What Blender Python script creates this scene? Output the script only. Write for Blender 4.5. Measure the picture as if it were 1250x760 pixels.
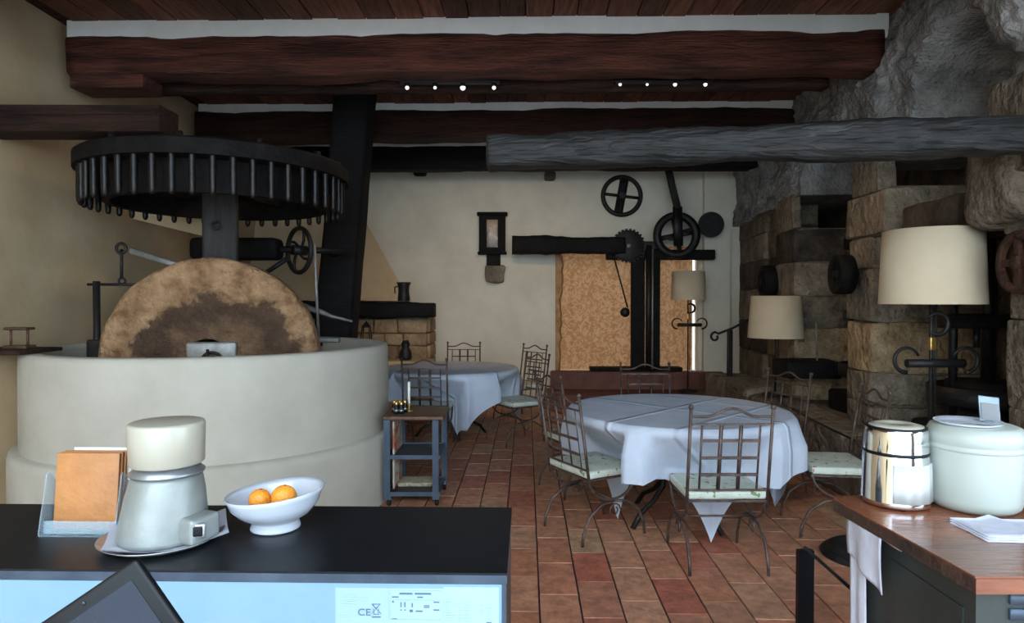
import bpy, math, random
from mathutils import Vector, Matrix, noise

for o in list(bpy.data.objects):
    bpy.data.objects.remove(o)
scene = bpy.context.scene
COL = scene.collection
PI = math.pi
rnd = random.Random(7)

# ------------------------------------------------------------------ camera
F = 800.0                      # focal length in pixels of the 1250 x 760 frame
CAM_H = 1.5
PITCH = math.atan(13 / F)      # horizon sits 13 px above the frame's middle
cam_d = bpy.data.cameras.new('camera')
cam_d.sensor_fit = 'HORIZONTAL'
cam_d.sensor_width = 36.0
cam_d.lens = 36.0 * F / 1250
cam_d.clip_start = 0.02
cam = bpy.data.objects.new('camera', cam_d)
cam.location = (0, 0, CAM_H)
cam.rotation_euler = (PI / 2 - PITCH, 0, 0)
COL.objects.link(cam)
scene.camera = cam

# ------------------------------------------------------------------ light
world = bpy.data.worlds.new('overcast_sky')
scene.world = world
world.use_nodes = True
bg = world.node_tree.nodes['Background']
bg.inputs['Color'].default_value = (0.70, 0.855, 1.0, 1)
bg.inputs['Strength'].default_value = 4.7
scene.view_settings.view_transform = 'Standard'
scene.view_settings.look = 'None'
scene.view_settings.gamma = 1.0
scene.view_settings.use_curve_mapping = False
scene.view_settings.exposure = 0.68

# ------------------------------------------------------------------ helpers
AX = math.radians(1.29)        # the room is turned this much against the camera
CA, SA = math.cos(AX), math.sin(AX)


def rm(x, y, z=0.0):
    """room coordinates -> world"""
    return Vector((x * CA + y * SA, -x * SA + y * CA, z))


def W(px, py, Y):
    """photo pixel -> world point at depth Y"""
    u = (px - 625) / F
    v = (380 - py) / F
    c, s = math.cos(PITCH), math.sin(PITCH)
    yy = c + s * v
    zz = v * c - s
    k = Y / yy
    return Vector((u * k, Y, CAM_H + zz * k))


def XM(px, Y):
    return (px - 625) / F * Y


FRAMES = {}


class MB:
    """collects simple solids; build() links them as one mesh object"""

    def __init__(s):
        s.v = []
        s.f = []
        s.sm = []
        s.mi = []
        s.cur = 0

    def add(s, vs, fs, smooth=False):
        n = len(s.v)
        s.v += [Vector(p) for p in vs]
        for f in fs:
            s.f.append([i + n for i in f])
            s.sm.append(smooth)
            s.mi.append(s.cur)
        return s

    def box(s, c, size, rot=None, rz=0):
        hx, hy, hz = size[0] / 2, size[1] / 2, size[2] / 2
        M = rot if rot is not None else Matrix.Rotation(rz, 3, 'Z')
        c = Vector(c)
        vs = [c + M @ Vector((x * hx, y * hy, z * hz)) for z in (-1, 1) for y in (-1, 1) for x in (-1, 1)]
        return s.add(vs, [(0, 2, 3, 1), (4, 5, 7, 6), (0, 1, 5, 4), (2, 6, 7, 3), (0, 4, 6, 2), (1, 3, 7, 5)])

    def bbox(s, a, b):
        a, b = Vector(a), Vector(b)
        return s.box((a + b) / 2, [abs(b[i] - a[i]) for i in range(3)])

    def rbox(s, c, size, r=0.01, rz=0, n=3, rot=None, amp=0.0, seed=0, nscale=3.0):
        """rounded box, optionally roughened"""
        h = Vector(size) / 2
        r = min(r, h.x * .98, h.y * .98, h.z * .98)
        M = rot if rot is not None else Matrix.Rotation(rz, 3, 'Z')
        c = Vector(c)
        idx = {}
        vs = []
        fs = []

        def coords(k, hk):
            if n <= 1:
                return (-hk, hk)[k]
            # end intervals are the rounded rim
            t = [-hk, -hk + r * .4, -hk + r]
            inner = n
            for i in range(1, inner):
                t.append(-hk + r + (2 * hk - 2 * r) * i / inner)
            t += [hk - r, hk - r * .4, hk]
            return t[k]
        m = n + 4 if n > 1 else 1

        def vid(i, j, k):
            key = (i, j, k)
            if key not in idx:
                p = Vector((coords(i, h.x), coords(j, h.y), coords(k, h.z)))
                q = Vector([max(-h[a] + r, min(h[a] - r, p[a])) for a in range(3)])
                d = p - q
                if d.length > 1e-9:
                    p = q + d.normalized() * r
                if amp:
                    w = p * nscale + Vector((seed * 7.3, seed * 3.1, seed * 1.7))
                    p = p + Vector((noise.noise(w), noise.noise(w + Vector((31, 0, 0))), noise.noise(w + Vector((0, 57, 0))))) * amp
                idx[key] = len(vs)
                vs.append(c + M @ p)
            return idx[key]
        for a in range(m):
            for b in range(m):
                fs.append((vid(a, b, 0), vid(a, b + 1, 0), vid(a + 1, b + 1, 0), vid(a + 1, b, 0)))
                fs.append((vid(a, b, m), vid(a + 1, b, m), vid(a + 1, b + 1, m), vid(a, b + 1, m)))
                fs.append((vid(a, 0, b), vid(a + 1, 0, b), vid(a + 1, 0, b + 1), vid(a, 0, b + 1)))
                fs.append((vid(a, m, b), vid(a, m, b + 1), vid(a + 1, m, b + 1), vid(a + 1, m, b)))
                fs.append((vid(0, a, b), vid(0, a, b + 1), vid(0, a + 1, b + 1), vid(0, a + 1, b)))
                fs.append((vid(m, a, b), vid(m, a + 1, b), vid(m, a + 1, b + 1), vid(m, a, b + 1)))
        return s.add(vs, fs, True)

    def tube(s, pts, r, n=8, closed=False, cap=True, flat=None):
        """round bar along a polyline; r a number or list; flat squeezes the section"""
        P = [Vector(p) for p in pts]
        m = len(P)
        R = r if isinstance(r, (list, tuple)) else [r] * m
        T = []
        for i in range(m):
            a = P[(i - 1) % m] if (closed or i > 0) else P[i]
            b = P[(i + 1) % m] if (closed or i < m - 1) else P[i]
            T.append((b - a).normalized())
        up = Vector((0, 0, 1)) if abs(T[0].z) < .9 else Vector((1, 0, 0))
        nrm = (up - T[0] * up.dot(T[0])).normalized()
        vs = []
        for i in range(m):
            if i:
                nrm = (nrm - T[i] * nrm.dot(T[i]))
                nrm = nrm.normalized() if nrm.length > 1e-6 else Vector((1, 0, 0))
            bi = T[i].cross(nrm)
            fa = flat if flat else 1
            for k in range(n):
                a = 2 * PI * k / n
                vs.append(P[i] + (nrm * math.cos(a) + bi * math.sin(a) * fa) * R[i])
        fs = []
        for i in range(m if closed else m - 1):
            j = (i + 1) % m
            for k in range(n):
                l = (k + 1) % n
                fs.append((i * n + k, i * n + l, j * n + l, j * n + k))
        s.add(vs, fs, True)
        if cap and not closed:
            b = len(s.v) - len(vs)
            s.f.append([b + k for k in reversed(range(n))]); s.sm.append(False); s.mi.append(s.cur)
            s.f.append([b + (m - 1) * n + k for k in range(n)]); s.sm.append(False); s.mi.append(s.cur)
        return s

    def lathe(s, prof, n=32, c=(0, 0, 0), M=None, sx=1, sy=1, smooth=True):
        """profile (r, z) round the z axis; prof points with r = 0 become poles"""
        c = Vector(c)
        M = M or Matrix.Identity(3)
        vs = []
        rows = []
        for r, z in prof:
            if r < 1e-6:
                rows.append([len(vs)])
                vs.append(c + M @ Vector((0, 0, z)))
            else:
                rows.append(list(range(len(vs), len(vs) + n)))
                for k in range(n):
                    a = 2 * PI * k / n
                    vs.append(c + M @ Vector((r * math.cos(a) * sx, r * math.sin(a) * sy, z)))
        fs = []
        for A, B in zip(rows, rows[1:]):
            for k in range(n):
                l = (k + 1) % n
                if len(A) == 1 and len(B) == 1:
                    continue
                if len(A) == 1:
                    fs.append((A[0], B[l], B[k]))
                elif len(B) == 1:
                    fs.append((A[k], A[l], B[0]))
                else:
                    fs.append((A[k], A[l], B[l], B[k]))
        return s.add(vs, fs, smooth)

    def ball(s, c, r, n=10, sz=1):
        pr = [(r * math.sin(PI * i / n), -r * sz * math.cos(PI * i / n)) for i in range(n + 1)]
        pr[0] = (0, -r * sz); pr[-1] = (0, r * sz)
        return s.lathe(pr, n + 4, c)

    def torus(s, c, R, r, M=None, n=32, k=8):
        M = M or Matrix.Identity(3)
        return s.tube([Vector(c) + M @ Vector((R * math.cos(2 * PI * i / n), R * math.sin(2 * PI * i / n), 0)) for i in range(n)], r, k, closed=True)

    def prism(s, poly, a, b, axis='z'):
        """extrude a 2-D polygon between a and b along an axis"""
        n = len(poly)
        vs = []
        for t in (a, b):
            for p in poly:
                vs.append({'z': (p[0], p[1], t), 'y': (p[0], t, p[1]), 'x': (t, p[0], p[1])}[axis])
        fs = [list(reversed(range(n))), list(range(n, 2 * n))]
        for i in range(n):
            j = (i + 1) % n
            fs.append((i, j, n + j, n + i))
        return s.add(vs, fs)

    def log(s, a, b, ry, rz_, n=14, m=40, amp=.02, seed=0, nscale=2.0, sq=0.0, taper=1.0, chips=0.0):
        """rough hewn beam from a to b; ry, rz half sizes; sq 0 round .. 1 square"""
        a, b = Vector(a), Vector(b)
        d = (b - a)
        L = d.length
        t = d.normalized()
        up = Vector((0, 0, 1)) if abs(t.z) < .9 else Vector((0, 1, 0))
        side = t.cross(up).normalized()
        up2 = side.cross(t)
        e = 2.0 / (2.0 + sq * 8)
        vs = []
        for i in range(m + 1):
            w = i / m
            k = 1 + (taper - 1) * w
            for j in range(n):
                an = 2 * PI * (j + .5) / n
                cx, sx = math.cos(an), math.sin(an)
                q = side * (math.copysign(abs(cx) ** e, cx) * ry * k) + up2 * (math.copysign(abs(sx) ** e, sx) * rz_ * k)
                p = a + t * (L * w) + q
                nz = p * nscale + Vector((seed * 5.1, seed * 2.3, 0))
                p = p + q.normalized() * (noise.noise(nz) * amp + noise.noise(nz * 4) * amp * .4)
                if chips:
                    p = p + q.normalized() * max(0, noise.noise(nz * 7) - .1) * -chips
                vs.append(p)
        fs = []
        for i in range(m):
            for j in range(n):
                l = (j + 1) % n
                fs.append((i * n + j, i * n + l, (i + 1) * n + l, (i + 1) * n + j))
        s.add(vs, fs, True)
        base = len(s.v) - len(vs)
        s.f.append([base + k for k in reversed(range(n))]); s.sm.append(False); s.mi.append(s.cur)
        s.f.append([base + m * n + k for k in range(n)]); s.sm.append(False); s.mi.append(s.cur)
        return s

    def build(s, name, mats, parent=None, local=False, origin=None):
        if not isinstance(mats, (list, tuple)):
            mats = [mats]
        vs = s.v
        loc = Vector((0, 0, 0))
        if parent is not None:
            if not local:
                Mi = FRAMES[parent.name].inverted()
                vs = [Mi @ p for p in vs]
        else:
            if origin is None:
                lo = [min(p[i] for p in vs) for i in range(3)]
                hi = [max(p[i] for p in vs) for i in range(3)]
                origin = Vector(((lo[0] + hi[0]) / 2, (lo[1] + hi[1]) / 2, lo[2]))
            loc = Vector(origin)
            vs = [p - loc for p in vs]
        me = bpy.data.meshes.new(name)
        me.from_pydata([tuple(p) for p in vs], [], s.f)
        for m_ in mats:
            me.materials.append(M_[m_] if isinstance(m_, str) else m_)
        me.polygons.foreach_set('use_smooth', s.sm)
        me.polygons.foreach_set('material_index', s.mi)
        me.update()
        o = bpy.data.objects.new(name, me)
        o.location = loc
        COL.objects.link(o)
        if parent is not None:
            o.parent = parent
            FRAMES[o.name] = FRAMES[parent.name]
        else:
            FRAMES[o.name] = Matrix.Translation(loc)
        return o


def tag(o, label, cat, group=None, kind=None):
    o['label'] = label
    if cat:
        o['category'] = cat
    if group:
        o['group'] = group
    if kind:
        o['kind'] = kind
    return o


def thing(name, label, cat, loc=(0, 0, 0), rz=0.0, group=None):
    o = bpy.data.objects.new(name, None)
    o.empty_display_size = .1
    o.location = loc
    o.rotation_euler = (0, 0, rz)
    COL.objects.link(o)
    FRAMES[o.name] = Matrix.Translation(Vector(loc)) @ Matrix.Rotation(rz, 4, 'Z')
    return tag(o, label, cat, group)


def struct(o, label, cat):
    return tag(o, label, cat, kind='structure')


def dup(root, loc, rz, label=None, group=None):
    r = root.copy()
    COL.objects.link(r)
    r.location = loc
    r.rotation_euler = (0, 0, rz)
    FRAMES[r.name] = Matrix.Translation(Vector(loc)) @ Matrix.Rotation(rz, 4, 'Z')
    if label:
        r['label'] = label
    if group:
        r['group'] = group
    for ch in list(root.children):
        c = ch.copy()
        COL.objects.link(c)
        c.parent = r
        for g in ch.children:
            d = g.copy()
            COL.objects.link(d)
            d.parent = c
    return r


def arc(c, R, a0, a1, n, ax1, ax2):
    c, ax1, ax2 = Vector(c), Vector(ax1), Vector(ax2)
    return [c + ax1 * (R * math.cos(a0 + (a1 - a0) * i / n)) + ax2 * (R * math.sin(a0 + (a1 - a0) * i / n)) for i in range(n + 1)]


# ------------------------------------------------------------------ materials
M_ = {}


def pm(name, c1, c2, scale=6, rough=.6, metal=0, bump=.1, bscale=40, stretch=(1, 1, 1), rv=0.0,
       ramp=(.35, .65), detail=6, c3=None, spec=.5, trans=0, coat=0, dist=0.0, bdist=.02):
    m = bpy.data.materials.new(name)
    m.use_nodes = True
    nt = m.node_tree
    N, L = nt.nodes, nt.links
    b = N['Principled BSDF']
    b.inputs['Roughness'].default_value = rough
    b.inputs['Metallic'].default_value = metal
    b.inputs['Specular IOR Level'].default_value = spec
    b.inputs['Coat Weight'].default_value = coat
    tc = N.new('ShaderNodeTexCoord')
    oi = N.new('ShaderNodeObjectInfo')
    mul = N.new('ShaderNodeVectorMath'); mul.operation = 'MULTIPLY'
    mul.inputs[1].default_value = stretch
    L.new(tc.outputs['Object'], mul.inputs[0])
    off = N.new('ShaderNodeVectorMath'); off.operation = 'MULTIPLY_ADD'
    L.new(oi.outputs['Random'], off.inputs[0])
    off.inputs[1].default_value = (37, 71, 13)
    L.new(mul.outputs[0], off.inputs[2])
    n1 = N.new('ShaderNodeTexNoise')
    n1.inputs['Scale'].default_value = scale
    n1.inputs['Detail'].default_value = detail
    n1.inputs['Roughness'].default_value = .6
    n1.inputs['Distortion'].default_value = dist
    L.new(off.outputs[0], n1.inputs['Vector'])
    cr = N.new('ShaderNodeValToRGB')
    cr.color_ramp.elements[0].position = ramp[0]
    cr.color_ramp.elements[1].position = ramp[1]
    cr.color_ramp.elements[0].color = (*c1, 1)
    cr.color_ramp.elements[1].color = (*c2, 1)
    if c3:
        e = cr.color_ramp.elements.new(min(.98, ramp[1] + .15)); e.color = (*c3, 1)
    L.new(n1.outputs['Fac'], cr.inputs['Fac'])
    out = cr.outputs['Color']
    if rv:
        hs = N.new('ShaderNodeHueSaturation')
        mr = N.new('ShaderNodeMapRange')
        mr.inputs['To Min'].default_value = 1 - rv
        mr.inputs['To Max'].default_value = 1 + rv
        L.new(oi.outputs['Random'], mr.inputs['Value'])
        L.new(mr.outputs[0], hs.inputs['Value'])
        L.new(out, hs.inputs['Color'])
        out = hs.outputs['Color']
    L.new(out, b.inputs['Base Color'])
    if bump:
        n2 = N.new('ShaderNodeTexNoise')
        n2.inputs['Scale'].default_value = bscale
        n2.inputs['Detail'].default_value = 5
        L.new(off.outputs[0], n2.inputs['Vector'])
        bp = N.new('ShaderNodeBump')
        bp.inputs['Strength'].default_value = bump
        bp.inputs['Distance'].default_value = bdist
        L.new(n2.outputs['Fac'], bp.inputs['Height'])
        L.new(bp.outputs['Normal'], b.inputs['Normal'])
    if trans:
        b.inputs['Transmission Weight'].default_value = trans
    M_[name] = m
    return m


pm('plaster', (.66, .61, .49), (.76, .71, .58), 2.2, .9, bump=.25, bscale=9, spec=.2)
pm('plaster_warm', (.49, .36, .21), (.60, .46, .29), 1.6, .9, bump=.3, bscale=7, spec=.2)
pm('plaster_white', (.72, .72, .68), (.82, .82, .78), 3, .9, bump=.3, bscale=10, spec=.2)
pm('basin_plaster', (.44, .415, .345), (.52, .49, .415), 2.5, .8, bump=.15, bscale=8, spec=.25)
pm('basin_inside', (.25, .24, .21), (.36, .34, .30), 6, .85, bump=.3, bscale=20)
pm('beam_red', (.04, .014, .010), (.16, .050, .031), 5, .7, bump=1, bscale=22, stretch=(.35, 3, 3), c3=(.26, .10, .052), bdist=.05, spec=.3)
pm('beam_brown', (.016, .008, .006), (.055, .024, .016), 5, .75, bump=1, bscale=22, stretch=(.35, 3, 3), bdist=.05, spec=.25)
pm('beam_dark', (.004, .0035, .004), (.010, .008, .008), 6, .75, bump=.5, bscale=25, stretch=(.5, 3, 3), spec=.2)
pm('plank', (.085, .032, .020), (.20, .082, .048), 7, .75, bump=.5, bscale=30, stretch=(5, .5, 5), rv=.45, spec=.3)
pm('log_grey', (.008, .008, .007), (.026, .025, .024), 5, .55, bump=.8, bscale=9, stretch=(.22, 4, 4), c3=(.10, .097, .09), ramp=(.38, .62), bdist=.03, spec=.3)
pm('wood_black', (.004, .004, .004), (.010, .009, .009), 8, .75, bump=.6, bscale=20, spec=.2)
pm('axle_wood', (.018, .016, .015), (.042, .038, .035), 6, .7, bump=.6, bscale=20, stretch=(4, 4, .4), spec=.3)
pm('gear_wood', (.0045, .004, .004), (.012, .010, .009), 8, .75, bump=.5, bscale=25, spec=.15)
pm('peg_wood', (.004, .003, .003), (.010, .008, .007), 10, .4, bump=.2, bscale=25, spec=.35)
pm('millstone', (.19, .10, .048), (.44, .27, .145), 8.0, .9, bump=1.0, bscale=22, c3=(.54, .36, .21), bdist=.06, spec=.2, detail=10)
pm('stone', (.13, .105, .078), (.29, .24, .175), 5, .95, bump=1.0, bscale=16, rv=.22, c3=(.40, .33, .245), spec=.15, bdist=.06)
pm('stone_warm_lit', (.24, .165, .09), (.46, .335, .20), 6, .95, bump=1.0, bscale=18, rv=.12, spec=.15, bdist=.06)  # lighter copy of the stone, warm light on these blocks put into the colour
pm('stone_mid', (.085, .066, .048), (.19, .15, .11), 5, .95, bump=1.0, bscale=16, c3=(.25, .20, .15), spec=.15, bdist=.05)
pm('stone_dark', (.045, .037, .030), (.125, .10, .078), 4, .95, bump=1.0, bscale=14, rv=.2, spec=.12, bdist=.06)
pm('rock', (.16, .155, .148), (.36, .35, .335), 4.5, .95, bump=.8, bscale=30, c3=(.48, .47, .46), spec=.2, bdist=.04)
pm('fire_stone', (.26, .17, .095), (.42, .30, .18), 5, .92, bump=.8, bscale=20, rv=.15, spec=.2, bdist=.04)
pm('reveal', (.33, .17, .07), (.52, .31, .16), 8, .9, bump=1.0, bscale=25)
pm('mortar', (.10, .082, .062), (.17, .14, .105), 10, .95, bump=.5)
pm('iron', (.008, .008, .008), (.022, .020, .020), 14, .5, .25, bump=.2, bscale=60, spec=.4)
pm('chair_iron', (.05, .036, .032), (.15, .10, .082), 18, .45, .35, bump=.25, bscale=80)
pm('steel', (.35, .36, .36), (.5, .5, .5), 12, .35, .9, bump=.05)
pm('steel_dull', (.20, .20, .19), (.33, .32, .30), 12, .5, .5, bump=.15)
pm('chrome', (.80, .82, .84), (.88, .89, .9), 4, .07, 1, bump=0)
pm('table_wood', (.05, .022, .012), (.11, .05, .025), 6, .5, bump=.2, stretch=(.4, 4, 4))
pm('cloth', (.47, .52, .61), (.55, .60, .69), 4, .9, bump=.12, bscale=30, spec=.1)
pm('napkin', (.44, .45, .52), (.52, .53, .60), 6, .9, bump=.2, bscale=40, spec=.1)
pm('seat_paint', (.50, .55, .46), (.62, .66, .57), 9, .6, bump=.2, bscale=25, c3=(.66, .70, .62))
pm('shade', (.62, .50, .34), (.68, .56, .39), 3, .85, bump=.05, bscale=200, spec=.1)
pm('counter_black', (.004, .005, .007), (.008, .009, .012), 20, .38, bump=.05, bscale=200, spec=.2)
pm('counter_edge', (.03, .045, .07), (.06, .085, .12), 9, .3, .3, bump=.05)
pm('fridge_panel', (.15, .275, .38), (.19, .315, .42), 2, .35, .1, bump=0)
pm('label_paper', (.25, .37, .45), (.28, .40, .48), 3, .5, bump=0)
pm('ink', (.05, .09, .14), (.08, .13, .19), 9, .6, bump=0)
pm('ink_pale', (.26, .40, .52), (.32, .47, .60), 9, .6, bump=0)
pm('juicer_metal', (.22, .24, .225), (.29, .31, .295), 5, .42, .35, bump=.12, bscale=25)
pm('juicer_collar', (.24, .26, .28), (.32, .34, .36), 5, .3, .7, bump=0)
pm('ivory', (.36, .335, .265), (.39, .365, .295), 3, .35, bump=0, coat=.3)
pm('ivory_cool', (.35, .375, .335), (.38, .405, .365), 3, .4, bump=0)
pm('porcelain', (.46, .49, .55), (.50, .53, .59), 3, .15, bump=0, coat=.5)
pm('orange_peel', (.75, .23, .02), (.88, .33, .03), 9, .45, bump=.3, bscale=120)
pm('menu_leather', (.28, .105, .03), (.43, .18, .055), 5, .5, bump=.2, bscale=40)
pm('paper', (.72, .70, .62), (.78, .76, .68), 6, .8, bump=0)
pm('black_plastic', (.003, .0035, .0045), (.005, .0055, .007), 6, .4, bump=0, spec=.25)
pm('screen_glass', (.008, .012, .022), (.012, .017, .03), 2, .08, bump=0)
pm('counter_wood', (.11, .033, .016), (.25, .085, .04), 4, .25, bump=.12, bscale=25, stretch=(.6, 3, 3), c3=(.32, .12, .06), coat=.3)
pm('counter_wood_edge', (.022, .012, .009), (.06, .028, .018), 8, .6, bump=.6, bscale=30)
pm('counter_body', (.030, .038, .036), (.045, .053, .05), 3, .4, .3, bump=.05)
pm('steel_blue', (.055, .085, .125), (.085, .12, .165), 6, .4, .4, bump=.1)
pm('cart_wood', (.07, .032, .017), (.14, .068, .034), 6, .45, bump=.2, stretch=(4, .5, 4))
pm('mesh_shelf', (.03, .035, .045), (.05, .055, .07), 12, .45, .5, bump=.3, bscale=120)
pm('wicker', (.30, .24, .15), (.55, .47, .33), 30, .8, bump=.6, bscale=90)
pm('floral_panel', (.42, .10, .05), (.50, .47, .38), 12, .7, bump=.1, ramp=(.44, .50))
pm('brass', (.55, .33, .09), (.7, .45, .15), 8, .3, .9, bump=0)
pm('candle', (.78, .74, .62), (.85, .8, .7), 5, .5, bump=0)
pm('red_step', (.10, .030, .020), (.17, .058, .036), 6, .6, bump=.3, bscale=25, rv=.15)
pm('floor_base', (.030, .018, .014), (.05, .03, .023), 12, .9, bump=.3)
pm('pulley_wood', (.03, .013, .009), (.085, .036, .022), 6, .75, bump=.8, bscale=20, spec=.2, bdist=.04)
pm('picture', (.12, .07, .04), (.34, .24, .15), 5, .3, bump=0, ramp=(.45, .55))
pm('paving', (.50, .50, .50), (.60, .60, .60), 4, .9, bump=.2)
pm('grey_box', (.11, .11, .115), (.15, .15, .155), 4, .6, bump=.05)


def tile_mat():
    m = pm('tile', (.5, .5, .5), (.9, .9, .9), 14, .52, bump=.35, bscale=30, spec=.35)
    nt = m.node_tree
    N, L = nt.nodes, nt.links
    b = N['Principled BSDF']
    oi = [n for n in N if n.type == 'OBJECT_INFO'][0]
    cr0 = [n for n in N if n.type == 'VALTORGB'][0]
    cr0.color_ramp.elements[0].color = (.62, .62, .62, 1)
    cr0.color_ramp.elements[1].color = (1.1, 1.1, 1.1, 1)
    cr = N.new('ShaderNodeValToRGB')
    cr.color_ramp.interpolation = 'LINEAR'
    els = [(0, (.50, .195, .105)), (.22, (.54, .24, .14)), (.45, (.58, .28, .165)), (.62, (.50, .215, .125)),
           (.76, (.55, .34, .20)), (.88, (.46, .14, .085)), (1, (.56, .25, .145))]
    e = cr.color_ramp.elements
    e[0].position, e[0].color = 0, (*els[0][1], 1)
    e[1].position, e[1].color = 1, (*els[-1][1], 1)
    for p, c in els[1:-1]:
        k = e.new(p); k.color = (*c, 1)
    L.new(oi.outputs['Random'], cr.inputs['Fac'])
    mx = N.new('ShaderNodeMix'); mx.data_type = 'RGBA'; mx.blend_type = 'MULTIPLY'
    mx.inputs['Factor'].default_value = 1
    L.new(cr.outputs['Color'], mx.inputs['A'])
    L.new(cr0.outputs['Color'], mx.inputs['B'])
    L.new(mx.outputs['Result'], b.inputs['Base Color'])


tile_mat()
for i, c in enumerate([(.50, .195, .105), (.58, .28, .165), (.54, .24, .14), (.50, .215, .125), (.55, .34, .20)]):
    pm('tile_far_%d' % i, tuple(k * .65 for k in c), tuple(k * 1.1 for k in c), 14, .52, bump=.35, bscale=30, spec=.35)


def fx_mats():
    # backlit damask curtain: cream scrolls on tan, lets daylight through
    m = pm('curtain', (.28, .13, .055), (.38, .205, .10), 9, .9, bump=0, spec=.05, ramp=(.46, .54), detail=2, dist=2.6)
    nt = m.node_tree
    N, L = nt.nodes, nt.links
    b = N['Principled BSDF']
    out = [n for n in N if n.type == 'OUTPUT_MATERIAL'][0]
    tr = N.new('ShaderNodeBsdfTranslucent')
    cr = [n for n in N if n.type == 'VALTORGB'][0]
    L.new(cr.outputs['Color'], tr.inputs['Color'])
    mx = N.new('ShaderNodeMixShader')
    mx.inputs['Fac'].default_value = .16
    L.new(b.outputs[0], mx.inputs[1]); L.new(tr.outputs[0], mx.inputs[2])
    L.new(mx.outputs[0], out.inputs['Surface'])
    # painted flowers on the seats: small red and green marks
    m = M_['seat_paint']
    nt = m.node_tree
    N, L = nt.nodes, nt.links
    b = N['Principled BSDF']
    old = b.inputs['Base Color'].links[0].from_socket
    tc = [n for n in N if n.type == 'TEX_COORD'][0]
    vo = N.new('ShaderNodeTexNoise'); vo.inputs['Scale'].default_value = 26; vo.inputs['Detail'].default_value = 3
    L.new(tc.outputs['Object'], vo.inputs['Vector'])
    cr = N.new('ShaderNodeValToRGB')
    cr.color_ramp.elements[0].position = .63; cr.color_ramp.elements[0].color = (0, 0, 0, 1)
    cr.color_ramp.elements[1].position = .66; cr.color_ramp.elements[1].color = (1, 1, 1, 1)
    L.new(vo.outputs['Fac'], cr.inputs['Fac'])
    n3 = N.new('ShaderNodeTexNoise'); n3.inputs['Scale'].default_value = 9
    L.new(tc.outputs['Object'], n3.inputs['Vector'])
    c2 = N.new('ShaderNodeValToRGB')
    c2.color_ramp.elements[0].position = .48; c2.color_ramp.elements[0].color = (.16, .24, .10, 1)
    c2.color_ramp.elements[1].position = .52; c2.color_ramp.elements[1].color = (.34, .07, .06, 1)
    L.new(n3.outputs['Fac'], c2.inputs['Fac'])
    mx = N.new('ShaderNodeMix'); mx.data_type = 'RGBA'
    L.new(cr.outputs['Color'], mx.inputs['Factor'])
    L.new(old, mx.inputs['A']); L.new(c2.outputs['Color'], mx.inputs['B'])
    L.new(mx.outputs['Result'], b.inputs['Base Color'])
    # millstone: dark worn arc stain round the hub
    m = M_['millstone']
    nt = m.node_tree
    N, L = nt.nodes, nt.links
    b = N['Principled BSDF']
    old = b.inputs['Base Color'].links[0].from_socket
    tc = [n for n in N if n.type == 'TEX_COORD'][0]
    n4 = N.new('ShaderNodeTexNoise'); n4.inputs['Scale'].default_value = 5.0; n4.inputs['Detail'].default_value = 9; n4.inputs['Roughness'].default_value = .68
    L.new(tc.outputs['Object'], n4.inputs['Vector'])
    sub = N.new('ShaderNodeVectorMath'); sub.operation = 'SUBTRACT'
    sub.inputs[1].default_value = (.06, 0, .72)
    L.new(tc.outputs['Object'], sub.inputs[0])
    flat = N.new('ShaderNodeVectorMath'); flat.operation = 'MULTIPLY'; flat.inputs[1].default_value = (.92, 0, 1)
    L.new(sub.outputs[0], flat.inputs[0])
    ln = N.new('ShaderNodeVectorMath'); ln.operation = 'LENGTH'
    L.new(flat.outputs[0], ln.inputs[0])
    ma = N.new('ShaderNodeMath'); ma.operation = 'MULTIPLY_ADD'
    L.new(n4.outputs['Fac'], ma.inputs[0]); ma.inputs[1].default_value = .5
    L.new(ln.outputs['Value'], ma.inputs[2])
    cr = N.new('ShaderNodeValToRGB')
    cr.color_ramp.elements[0].position = .36; cr.color_ramp.elements[0].color = (.62, .62, .62, 1)
    cr.color_ramp.elements[1].position = .80; cr.color_ramp.elements[1].color = (0, 0, 0, 1)
    for p_, v_ in ((.52, .70), (.62, .95), (.72, .88), (.755, .3)):
        e_ = cr.color_ramp.elements.new(p_); e_.color = (v_, v_, v_, 1)
    L.new(ma.outputs[0], cr.inputs['Fac'])
    mx = N.new('ShaderNodeMix'); mx.data_type = 'RGBA'; mx.blend_type = 'MIX'
    L.new(cr.outputs['Color'], mx.inputs['Factor'])
    L.new(old, mx.inputs['A']); mx.inputs['B'].default_value = (.055, .032, .022, 1)
    L.new(mx.outputs['Result'], b.inputs['Base Color'])
    # clear plastic
    m = bpy.data.materials.new('clear_plastic'); m.use_nodes = True
    b = m.node_tree.nodes['Principled BSDF']
    b.inputs['Base Color'].default_value = (.85, .93, .95, 1)
    b.inputs['Transmission Weight'].default_value = 1
    b.inputs['Roughness'].default_value = .08
    b.inputs['IOR'].default_value = 1.25
    M_['clear_plastic'] = m
    m = bpy.data.materials.new('acrylic'); m.use_nodes = True
    b = m.node_tree.nodes['Principled BSDF']
    b.inputs['Base Color'].default_value = (.42, .55, .62, 1)
    b.inputs['Alpha'].default_value = .32
    b.inputs['Roughness'].default_value = .1
    M_['acrylic'] = m
    # pressed fold lines on the tablecloths
    m = M_['cloth']
    nt = m.node_tree
    N, L = nt.nodes, nt.links
    tc = [n for n in N if n.type == 'TEX_COORD'][0]
    bp = [n for n in N if n.type == 'BUMP'][0]
    prev = None
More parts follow.
